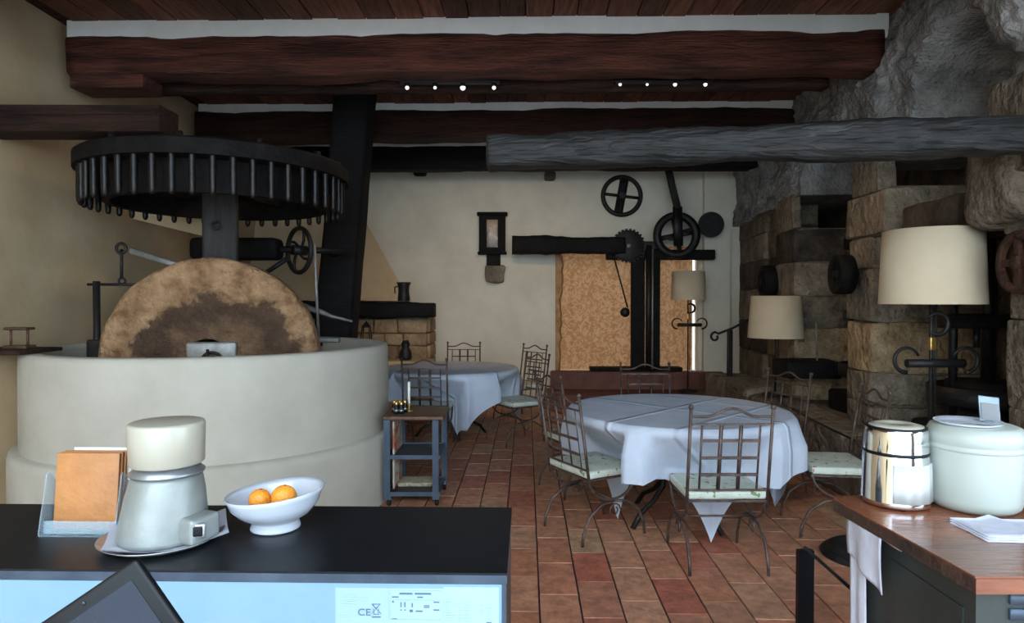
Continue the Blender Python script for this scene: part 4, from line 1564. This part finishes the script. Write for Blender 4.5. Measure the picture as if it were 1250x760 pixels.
for k, (px, y) in enumerate(((481, 4.93), (483.5, 4.86), (488, 4.93), (489.5, 4.86), (494, 4.94))):
    x = XM(px, y)
    if bt is None:
        bt = thing('spice_mill', 'small black cruet bottle with a pale cap in the cluster on the trolley', 'bottle', (x, y, zc), 0, 'cruet bottles on the trolley')
        MB().lathe([(0, 0), (.017, 0), (.019, .006), (.019, .05), (.012, .062), (.012, .07)], 14, (0, 0, 0)).build('body', 'black_plastic', bt, local=True)
        MB().lathe([(.0195, .018), (.0198, .018), (.0198, .034), (.0195, .034)], 14).build('band', 'steel', bt, local=True)
        MB().lathe([(.013, .068), (.014, .084), (.008, .092), (0, .094)], 12).build('cap', 'brass', bt, local=True)
    else:
        dup(bt, (x, y, zc), k * .7)
x = XM(499, 4.98)
cs = thing('candlestick', 'brass candlestick with a thin white candle on the trolley', 'candlestick', (x, 4.98, zc))
MB().lathe([(0, 0), (.028, 0), (.03, .005), (.008, .014), (.007, .03), (.013, .042), (.013, .055), (0, .055)], 18, (x, 4.98, zc)).build('holder', 'brass', cs)
MB().tube([(x, 4.98, zc + .05), (x, 4.98, zc + .225)], .010, 12).build('candle', 'candle', cs)

# black pedestal disc and low steel frame near the counter
rb = thing('parasol_stand', 'round black stepped metal stand on the tiles beside the wooden counter', 'stand', (2.07, 3.83, 0))
MB().lathe([(0, 0), (.235, 0), (.24, .012), (.225, .03), (.19, .035)], 40, (2.07, 3.83, 0)).build('lower_disc', 'iron', rb)
MB().lathe([(.20, .03), (.20, .05), (.18, .062), (.03, .075), (0, .075)], 40, (2.07, 3.83, 0)).build('upper_disc', 'iron', rb)
lf = thing('steel_bench', 'low black steel bench frame on the tiles behind the wooden counter', 'bench', (1.5, 2.45, 0))
zt = .45
for (x, y) in ((1.26, 2.80), (1.24, 2.10), (1.80, 2.80), (1.80, 2.10)):
    MB().box((x, y, zt / 2 - .01), (.066, .03, zt - .02)).build('leg', 'black_plastic', lf)
for (a, c) in (((1.26, 2.80), (1.24, 2.10)), ((1.80, 2.80), (1.80, 2.10)), ((1.24, 2.10), (1.80, 2.10))):
    MB().tube([(a[0], a[1], zt - .010), (c[0], c[1], zt - .010)], .009, 4).build('rail', 'black_plastic', lf)

# ================================================================== BLACK COUNTER (fridge back) AND THINGS ON IT
ZC = .90
bc = thing('bar_fridge_counter', 'low counter fridge with black worktop and pale blue steel back panel', 'counter', (-.8, 1.68, -.09))
yf, yb_ = 1.435, 1.895


def rbox_room(x1, x2, y1, y2, z1, z2):
    b = MB()
    return rbx(b, x1, x2, y1, y2, z1, z2)


XE = -.043
rbox_room(-1.75, XE, yf - .001, yb_, ZC - .004, ZC).build('worktop', 'counter_black', bc)
rbox_room(-1.75, XE, yf - .002, yb_, ZC - .024, ZC - .0045).build('worktop_edge', 'counter_edge', bc)
rbox_room(-1.75, XE - .003, yf + .006, yb_ - .01, -.0, ZC - .0245).build('body', 'counter_body', bc)
rbox_room(-1.75, XE - .012, yf + .001, yf + .0055, .02, ZC - .026).build('back_panel', 'fridge_panel', bc)
rbox_room(XE - .012, XE - .002, yf, yf + .006, .0, ZC - .025).build('corner_post', 'counter_edge', bc)


def text_mesh(txt, size, ext=.0003):
    cu = bpy.data.curves.new('t', 'FONT')
    cu.body = txt
    cu.size = size
    cu.extrude = ext
    ob = bpy.data.objects.new('t', cu)
    COL.objects.link(ob)
    bpy.context.view_layer.update()
    me = bpy.data.meshes.new_from_object(ob.evaluated_get(bpy.context.evaluated_depsgraph_get()))
    bpy.data.objects.remove(ob)
    bpy.data.curves.remove(cu)
    vs = [v.co.copy() for v in me.vertices]
    fs = [list(p.vertices) for p in me.polygons]
    bpy.data.meshes.remove(me)
    return vs, fs


# stickers on the back panel (px measured on the photograph, panel depth ~ yf)
YS = yf - .0006


def panel(px, py):
    """photo pixel -> room (x, z) on the panel"""
    p = W(px, py, yf)
    xr = p.x * CA - yf * SA
    return xr, p.z


def mark(par, rects, m, nm, lift=0.0):
    b = MB()
    for (a, t, c, d) in rects:
        xa, za = panel(a, d)
        xb, zb = panel(c, t)
        rbx(b, xa, xb, YS - lift, YS - lift + .0005, za, zb)
    o = b.build(nm, m, par)
    if len(rects) > 1:
        o['kind'] = 'stuff'
    return o


lab1 = mark(bc, [(408, 719, 474, 775)], 'label_paper', 'notice_label', -.001)
lab2 = mark(bc, [(474.3, 719, 541, 775)], 'label_paper', 'diagram_label', -.001)
lab3 = mark(bc, [(541.3, 717, 609, 790)], 'label_paper', 'rating_label', -.001)
mark(lab1, [(417, 727, 434, 728.2), (417, 731, 449, 732.3), (417, 735.5, 433, 736.8), (417, 739, 430, 740), (415, 753, 436, 754)], 'ink_pale', 'print', .0006)
vs, fs = text_mesh('CE', .0215)
b = MB()
xo, zo = panel(435.5, 752.5)
b.add([rm(xo + v.x * 1.15, YS - .0010 - v.z * .1, zo + v.y) for v in vs], fs)
b.build('ce_mark', 'ink', lab1)
b = MB()


def seg(b, p1, p2, w=.0009, m=0):
    (xa, za), (xb, zb) = panel(*p1), panel(*p2)
    a, c = rm(xa, YS - .0008, za), rm(xb, YS - .0008, zb)
    d = c - a
    an = math.atan2(d.z, Vector((d.x, d.y)).length * (1 if d.x >= 0 else -1))
    b.box((a + c) / 2, (d.length, .0004, w), rot=RY @ Matrix.Rotation(-an, 3, 'Y'))


for p1, p2 in (((453, 738.5), (463.5, 738.5)), ((454, 738.5), (457, 743)), ((463, 738.5), (459.5, 743)), ((456.5, 743), (460, 743)),
               ((453, 750), (463.5, 738)), ((453.5, 739), (464.5, 750.5)), ((455, 751), (462, 751)), ((455, 744), (456, 751)), ((461.5, 744), (461, 751))):
    seg(b, p1, p2)
seg(b, (453, 754.3), (464, 754.3), .0022)
b.build('bin_mark', 'ink', lab1)
b = MB()
for p1, p2 in (((475.5, 721.5), (538, 721.5)), ((475.5, 721.5), (475.5, 757)), ((538, 721.5), (538, 757)), ((475.5, 757), (538, 757)), ((477, 733), (537, 733))):
    seg(b, p1, p2, .0007)
b.build('frame_line', 'ink_pale', lab2)
rects = [(487, 724.5, 503, 726.5), (506, 724.5, 526, 726.3), (478, 729, 486, 730.3), (509, 729, 516, 730.3), (478, 734.5, 480, 736.5),
         (488.3, 736, 489.6, 742), (493, 736, 494.4, 742), (502, 737, 503.4, 742), (488, 745, 490, 746), (493, 745, 495, 746), (499.5, 745, 503.5, 748), (507, 746, 515.5, 747.5),
         (517, 739.5, 524, 740.4), (517, 741.5, 524, 742.4), (529, 735, 536, 736.2), (529, 744.5, 536, 745.8), (478, 756, 484, 757)]
mark(lab2, rects, 'ink', 'print', .0006)
rects = [(595, 725, 596.2, 727.5), (598, 725, 599.4, 727.5)]
for i, y in enumerate([732, 735.5, 738.7, 742, 745, 748.5, 751.5, 754.8, 758]):
    rects.append((543.5, y, 543.5 + [7, 6, 18, 6, 5, 6, 14, 9, 8][i], y + 1))
    if i > 0:
        rects.append((566 + (i % 3), y, 573 - (i % 2), y + 1))
    if i > 2:
        rects.append((560, y, 562.5, y + 1))
        rects.append((595, y, 599.5, y + 1))
    if i in (2, 4, 5):
        rects.append((586, y, 590, y + 1))
mark(lab3, rects, 'ink_pale', 'print', .0006)
mark(lab3, [(594, 759, 600, 762)], 'ink', 'print_block', .0006)

# plate, napkin, citrus juicer
PC = rm(-.912, 1.615, ZC)
o = MB().lathe([(0, .004), (.09, .004), (.115, .007), (.142, .018), (.145, .0165), (.118, .002), (.09, 0), (0, 0)], 56, PC).build('steel_plate', 'steel')
tag(o, 'round grey metal plate under the citrus juicer', 'plate')
b = MB()
n = 18
vs = []
for i in range(n + 1):
    for j in range(n + 1):
        u, v = -.5 + i / n, -.5 + j / n
        x, y = u * .27, v * .205
        a = .45
        X, Y = x * math.cos(a) - y * math.sin(a), x * math.sin(a) + y * math.cos(a)
        rr_ = math.hypot(X, Y)
        z = .0065 + max(0, (rr_ - .10)) * .38 + .004 * max(0, noise.noise(Vector((u * 6, v * 6, 2)))) * min(1, max(0, rr_ - .07) / .04)
        vs.append(PC + Vector((X + .014, Y, z)))
for k in range(len(vs)):
    pass
fs = [(i * (n + 1) + j, (i + 1) * (n + 1) + j, (i + 1) * (n + 1) + j + 1, i * (n + 1) + j + 1) for i in range(n) for j in range(n)]
m_ = len(vs)
vs += [v - Vector((0, 0, .0015)) for v in vs]
fs += [tuple(m_ + q for q in reversed(f)) for f in fs]
b.add(vs, fs, True)
o = b.build('paper_napkin', 'napkin')
tag(o, 'crumpled white napkin between the metal plate and the juicer', 'napkin')
jz = ZC + .0085
ju = thing('citrus_juicer', 'grey metal electric citrus juicer with an upturned ivory cup', 'juicer', (PC.x, PC.y, jz))
JP = Vector((PC.x, PC.y, jz))
b = MB()
prof = [(0, 0), (.098, 0), (.103, .004), (.1035, .012), (.099, .06), (.091, .115), (.083, .150), (.0775, .163), (0, .163)]
b.lathe(prof, 48, JP)
for v in b.v:                     # the housing leans: straight on one flank
    t = (v.z - JP.z) / .163
    v.x += .012 * t
b.build('housing', 'juicer_metal', ju)
JT = JP + Vector((.012, 0, 0))
MB().lathe([(.070, .160), (.086, .163), (.087, .167), (.070, .183), (.060, .186)], 48, JT).build('collar', 'juicer_collar', ju)
MB().lathe([(.060, .184), (.082, .186), (.086, .190), (.0885, .283), (.086, .289), (.080, .291), (0, .291)], 56, JT).build('cup', 'ivory', ju)
MB().rbox(JP + Vector((.105, -.035, .036)), (.06, .085, .066), .012, rz=-.42).build('switch_box', 'juicer_metal', ju)
sw = MB().rbox(JP + Vector((.121, -.0725, .040)), (.036, .008, .034), .003, rz=-.42 + .62).build('switch_plate', 'steel', ju)
MB().rbox(JP + Vector((.1225, -.0762, .040)), (.024, .006, .024), .002, rz=.2).build('rocker_switch', 'black_plastic', sw)

# bowl with oranges
BCp = rm(-.664, 1.71, ZC)
b = MB()
prof = [(0, .0), (.058, .0), (.064, .003), (.064, .008), (.060, .022), (.062, .026), (.092, .042), (.112, .066), (.119, .086), (.126, .098), (.124, .1005), (.115, .089), (.108, .068), (.088, .047), (.058, .032), (0, .030)]
b.lathe(prof, 64, BCp)
for v in b.v:
    h = (v.z - BCp.z)
    if h > .024:
        v.z += (v.x - BCp.x) * .088 * min(1, (h - .024) / .06)
o = b.build('fruit_bowl', 'porcelain')
tag(o, 'white slanted-rim porcelain bowl on the black worktop', 'bowl')
for k, (dx, dy, r_) in enumerate(((.018, .012, .0335), (-.043, .004, .0285))):
    zb = .040 + (.0 if k else .0)
    c = BCp + Vector((dx, dy, zb + r_ + (.004 if k == 0 else .006)))
    t = thing('orange', ('larger orange in the white bowl', 'smaller orange in the white bowl')[k], 'orange', c - Vector((0, 0, r_)), group='oranges in the bowl')
    MB().ball(c, r_, 16, .96).build('fruit', 'orange_peel', t)
    MB().lathe([(.004, 0), (.003, .002), (0, .0025)], 8, c + Vector((.004, -.003, r_ * .955))).build('stem_scar', 'menu_leather', t)

# menus in a clear holder
MP = rm(-1.145, 1.685, ZC)
mh = thing('menu_holder', 'clear plastic stand holding the tan menus', 'holder', MP)
t_ = math.radians(9)
Rt = Matrix.Rotation(t_, 3, 'X')


def lean(v):
    return MP + Matrix.Rotation(-AX, 3, 'Z') @ Vector(v)


for s_ in (-1, 1):
    b = MB()
    poly = [(-.055, .002), (.05, .002), (.03, .10), (-.012, .155), (-.022, .15)]
    vs = [lean((s_ * .098 + dx, y, z)) for dx in (-.0015, .0015) for y, z in poly]
    n = len(poly)
    fs = [tuple(reversed(range(n))), tuple(range(n, 2 * n))] + [(i, (i + 1) % n, n + (i + 1) % n, n + i) for i in range(n)]
    b.add(vs, fs)
    b.build('side_plate', 'acrylic', mh)
MB().box(lean((0, -.002, .0015)), (.194, .105, .003), rz=-AX).build('base_plate', 'acrylic', mh)
MB().box(lean((0, -.036, .018)), (.194, .003, .032), rot=Matrix.Rotation(-AX, 3, 'Z') @ Matrix.Rotation(-.12, 3, 'X')).build('front_plate', 'acrylic', mh)
for k in range(3):
    o = MB().rbox(lean((-.002 + .002 * k, -.008 + .011 * k, .1035 + .001 * k)), (.166, .0065, .197), .002, rot=Matrix.Rotation(-AX, 3, 'Z') @ Matrix.Rotation(-.10, 3, 'X'), n=2).build('menu', 'menu_leather')
    tag(o, ('tan leather menu at the front of the clear stand', 'tan leather menu sandwiched inside the clear stand', 'tan leather menu leaning against the white card')[k], 'menu', 'menus in the clear stand')
    if k == 0:
        MB().rbox(lean((.005, -.0125, .068)), (.10, .001, .07), .0004, rot=Matrix.Rotation(-AX, 3, 'Z') @ Matrix.Rotation(-.10, 3, 'X'), n=1).build('cover_patch', 'menu_leather', o)
o = MB().rbox(lean((.012, .028, .107)), (.160, .003, .204), .001, rot=Matrix.Rotation(-AX, 3, 'Z') @ Matrix.Rotation(-.12, 3, 'X'), n=1).build('white_card', 'paper')
tag(o, 'cream card behind the tan menus', 'card')

# touch screen in front, seen from its corner
YT = .82
p0, p1, p2 = W(168, 680, YT), W(50, 760, YT), W(228, 760, YT)
e1 = (p1 - p0).normalized()
e2 = (p2 - p0)
e2 = (e2 - e1 * e2.dot(e1)).normalized()
nn = e1.cross(e2)
if nn.y > 0:
    nn = -nn
Rts = Matrix((e1, e2, nn)).transposed()
cc = p0 + e1 * .15 + e2 * .095
ts = thing('tablet', 'black tablet screen turned on its corner before the fridge panel', 'tablet', (cc.x, cc.y + .03, 0))
MB().rbox(cc, (.30, .19, .012), .005, rot=Rts, n=2).build('casing', 'black_plastic', ts)
MB().box(cc + nn * .0062, (.264, .152, .001), rot=Rts).build('display', 'screen_glass', ts)
MB().lathe([(0, 0), (.003, 0), (.003, .001), (0, .001)], 12, p0 + e1 * .085 + e2 * .0095 + nn * .006, Rts).build('camera_lens', 'screen_glass', ts)
MB().tube([cc - nn * .004, cc - nn * .05 + Vector((0, 0, -.05)), (cc.x, cc.y + .06, .4), (cc.x, cc.y + .06, .0)], .014, 10).build('stand_pole', 'black_plastic', ts)
MB().lathe([(0, -.01), (.16, -.01), (.16, .004), (.03, .015), (0, .015)], 28, (cc.x, cc.y + .06, 0)).build('stand_foot', 'black_plastic', ts)

# ================================================================== WOODEN COUNTER
ZW = .95
wcn = thing('wooden_counter', 'dark cabinet with a thick reddish wooden top', 'counter', (1.4, 1.58, -.09))
poly = [(.925, 1.30), (2.0, 1.30), (2.0, 1.845), (.915, 1.845), (.897, 1.82)]
top = MB().prism(poly, ZW - .004, ZW).build('worktop', 'counter_wood', wcn)
MB().prism([(.926, 1.301), (1.999, 1.301), (1.999, 1.844), (.916, 1.844), (.898, 1.82)], ZW - .036, ZW - .0042).build('worktop_edge', 'counter_wood_edge', wcn)
MB().box((1.463, 1.2999, ZW - .02), (1.074, .003, .031)).build('front_edge', 'counter_wood', wcn)
MB().bbox((.945, 1.325, 0), (1.98, 1.815, ZW - .0365)).build('body', 'counter_body', wcn)
MB().bbox((.9415, 1.36, .05), (.945, 1.62, ZW - .09)).build('side_panel', 'counter_body', wcn)
for k in range(5):
    MB().rbox((1.50, 1.322, ZW - .055 - .032 * k), (.98, .010, .026), .004, n=1).build('front_slat', 'steel_blue', wcn)

# chrome juicer with a pitcher
CP = Vector((1.043, 1.775, ZW))
cj = thing('chrome_juicer', 'shiny chrome juicer with a clear pitcher on the wooden counter', 'juicer', CP)
MB().lathe([(0, .004), (.080, .004), (.084, .010), (.083, .018), (.080, .13), (.0785, .139)], 56, CP).build('lower_body', 'chrome', cj)
MB().lathe([(.0775, .138), (.0790, .140), (.0790, .147), (.0775, .149)], 56, CP).build('seam_band', 'black_plastic', cj)
MB().lathe([(.0783, .148), (.0765, .197), (.074, .207), (.071, .210), (.066, .210)], 56, CP).build('upper_body', 'chrome', cj)
MB().lathe([(.067, .209), (.066, .214), (.05, .218), (.028, .2185), (.026, .216), (0, .217)], 48, CP).build('lid', 'ivory', cj)
MB().lathe([(.074, .207), (.0745, .212), (.067, .2125), (.066, .209)], 48, CP).build('lid_rim', 'black_plastic', cj)
# pitcher window: curved plate proud of the body
b = MB()
a0, a1 = math.radians(-125), math.radians(-32)
n = 18
for (r1, r2, z1, z2) in ((.0865, .078, .020, .120),):
    vs = []
    for i in range(n + 1):
        a = a0 + (a1 - a0) * i / n
        rr1 = r1 + .0012 * math.cos(i * PI / 2.2)
        for (q, z) in ((rr1, z1), (rr1 - .003, z2), (r2, z2), (r2, z1)):
            vs.append(CP + Vector((math.cos(a) * q, math.sin(a) * q, z)))
    fs = []
    for i in range(n):
        for k in range(4):
            l = (k + 1) % 4
            fs.append((i * 4 + k, (i + 1) * 4 + k, (i + 1) * 4 + l, i * 4 + l))
    fs += [(0, 1, 2, 3), (n * 4 + 3, n * 4 + 2, n * 4 + 1, n * 4)]
    b.add(vs, fs, True)
b.build('pitcher', 'frosted_plastic', cj)
for k in range(3):
    a = 2 * PI * k / 3 + .3
    MB().tube([CP + Vector((math.cos(a) * .065, math.sin(a) * .065, 0)), CP + Vector((math.cos(a) * .065, math.sin(a) * .065, .006))], .008, 8).build('foot', 'black_plastic', cj)
vs, fs = text_mesh('iomod', .0125, .0002)
b = MB()
q = []
for v in vs:
    a = math.radians(-88) + v.x / .078
    r_ = .0790 + .0006 + v.z
    q.append(CP + Vector((math.cos(a) * r_, math.sin(a) * r_, .175 + v.y)))
b.add(q, fs)
b.build('lettering', 'grey_box', cj)

# ice bucket
IB = Vector((1.236, 1.745, ZW))
ib = thing('ice_bucket', 'creamy white rounded bucket with a lid on the wooden counter', 'bucket', IB)
MB().lathe([(0, 0), (.074, 0), (.092, .003), (.103, .013), (.1085, .03), (.1105, .10), (.111, .160)], 64, IB).build('body', 'ivory_cool', ib)
MB().lathe([(.111, .160), (.114, .162), (.114, .170), (.1118, .1715), (.1118, .176), (.1135, .178), (.1125, .20), (.103, .218), (.091, .2225), (0, .2235)], 64, IB).build('lid', 'ivory_cool', ib)
o = MB().lathe([(0, .0012), (.070, .0012), (.078, .007), (.079, .006), (.071, 0), (0, 0)], 40, IB + Vector((-.02, .0, .2237))).build('glass_saucer', 'porcelain')  # opaque pale colour stands in for glare on clear glass
tag(o, 'flat glass saucer with pale painted glare on the lid of the white bucket', 'saucer')
hp = IB + Vector((.045, .0, .2265))
hl = thing('card_holder', 'small clear plastic card holder on the white bucket', 'card holder', hp)
R1 = Matrix.Rotation(.12, 3, 'Y') @ Matrix.Rotation(-.28, 3, 'X')
MB().box(hp + Vector((.002, .012, .033)), (.055, .002, .066), rot=R1).build('sleeve', 'acrylic', hl)
MB().box(hp + Vector((.001, .007, .026)), (.048, .0008, .046), rot=R1).build('label_card', 'grey_box', hl)
for k in range(3):
    MB().box(hp + Vector((-.016, .0055 + .003 * k, .014 + .011 * k)), (.009, .0008, .006), rot=R1).build('printed_mark', 'ink', hl)
MB().box(hp + Vector((0, .012, .001)), (.055, .04, .002)).build('foot', 'acrylic', hl)

# folded cloth napkins on the wood
fn = thing('folded_napkin', 'folded white cloth napkin lying on the wooden counter', 'napkin', (1.28, 1.54, ZW))
b = MB()
for k in range(3):
    vs = []
    n = 14
    for i in range(n + 1):
        for j in range(7):
            u, v = i / n, j / 6
            x = 1.085 + .42 * u + .004 * k
            y = 1.615 - .13 * v - .035 * u + .006 * k
            z = ZW + .002 + .004 * k + .0025 * noise.noise(Vector((u * 5, v * 3, k * 4.0))) + .010 * math.exp(-((u - .22 - .06 * v) / .035) ** 2) * (k == 2)
            vs.append((x, y, z))
    m_ = len(vs)
    vs += [(x, y, z - .003 + (0 if k else .0012)) for x, y, z in vs]
    fs = [(i * 7 + j, i * 7 + j + 1, (i + 1) * 7 + j + 1, (i + 1) * 7 + j) for i in range(n) for j in range(6)]
    fs = [tuple(reversed(f)) for f in fs] + [tuple(m_ + q for q in f) for f in fs]
    for i in range(n):
        for j in (0, 6):
            a, c = i * 7 + j, (i + 1) * 7 + j
            fs.append((a, c, m_ + c, m_ + a))
    for j in range(6):
        for i in (0, n):
            a, c = i * 7 + j, i * 7 + j + 1
            fs.append((a, c, m_ + c, m_ + a))
    b2 = MB().add(vs, fs, True)
    b2.build('fold_layer', 'napkin', fn)

# towel hanging at the counter's side
tw = thing('hanging_towel', 'white towel hanging down the side of the wooden counter', 'towel', (.925, 1.70, .35))
MB().tube([(.932, 1.56, .905), (.932, 1.80, .905)], .006, 8).build('rail', 'steel', tw)


def towel(ya, yb2, zt, zb_, x, seed, skew=0.0, wav=.006):
    b = MB()
    n, m = 14, 14
    vs = []
    for j in range(m + 1):
        for i in range(n + 1):
            u, v = i / n, j / m
            z = zt + (zb_ - zt) * v - skew * u * v
            y = ya + (yb2 - ya) * u + .006 * math.sin(v * 3 + seed)
            xx = x + wav * math.sin(u * 9 + seed) * (.3 + .7 * v)
            vs.append((xx, y, z))
    fs = [(j * (n + 1) + i, j * (n + 1) + i + 1, (j + 1) * (n + 1) + i + 1, (j + 1) * (n + 1) + i) for j in range(m) for i in range(n)]
    k = len(vs)
    vs += [(x_ + .003, y_, z_) for x_, y_, z_ in vs]
    fs += [tuple(k + q for q in reversed(f)) for f in fs]
    edge = [i for i in range(n + 1)] + [(j + 1) * (n + 1) - 1 for j in range(1, m + 1)] + [m * (n + 1) + i for i in range(n - 1, -1, -1)] + [j * (n + 1) for j in range(m - 1, 0, -1)]
    for a, c in zip(edge, edge[1:] + edge[:1]):
        fs.append((a, k + a, k + c, c))
    return b.add(vs, fs, True)


towel(1.605, 1.765, .913, .775, .908, .4, -.045).build('upper_flap', 'napkin', tw)
towel(1.705, 1.775, .90, .25, .925, 1.9, 0, .004).build('lower_fall', 'napkin', tw)
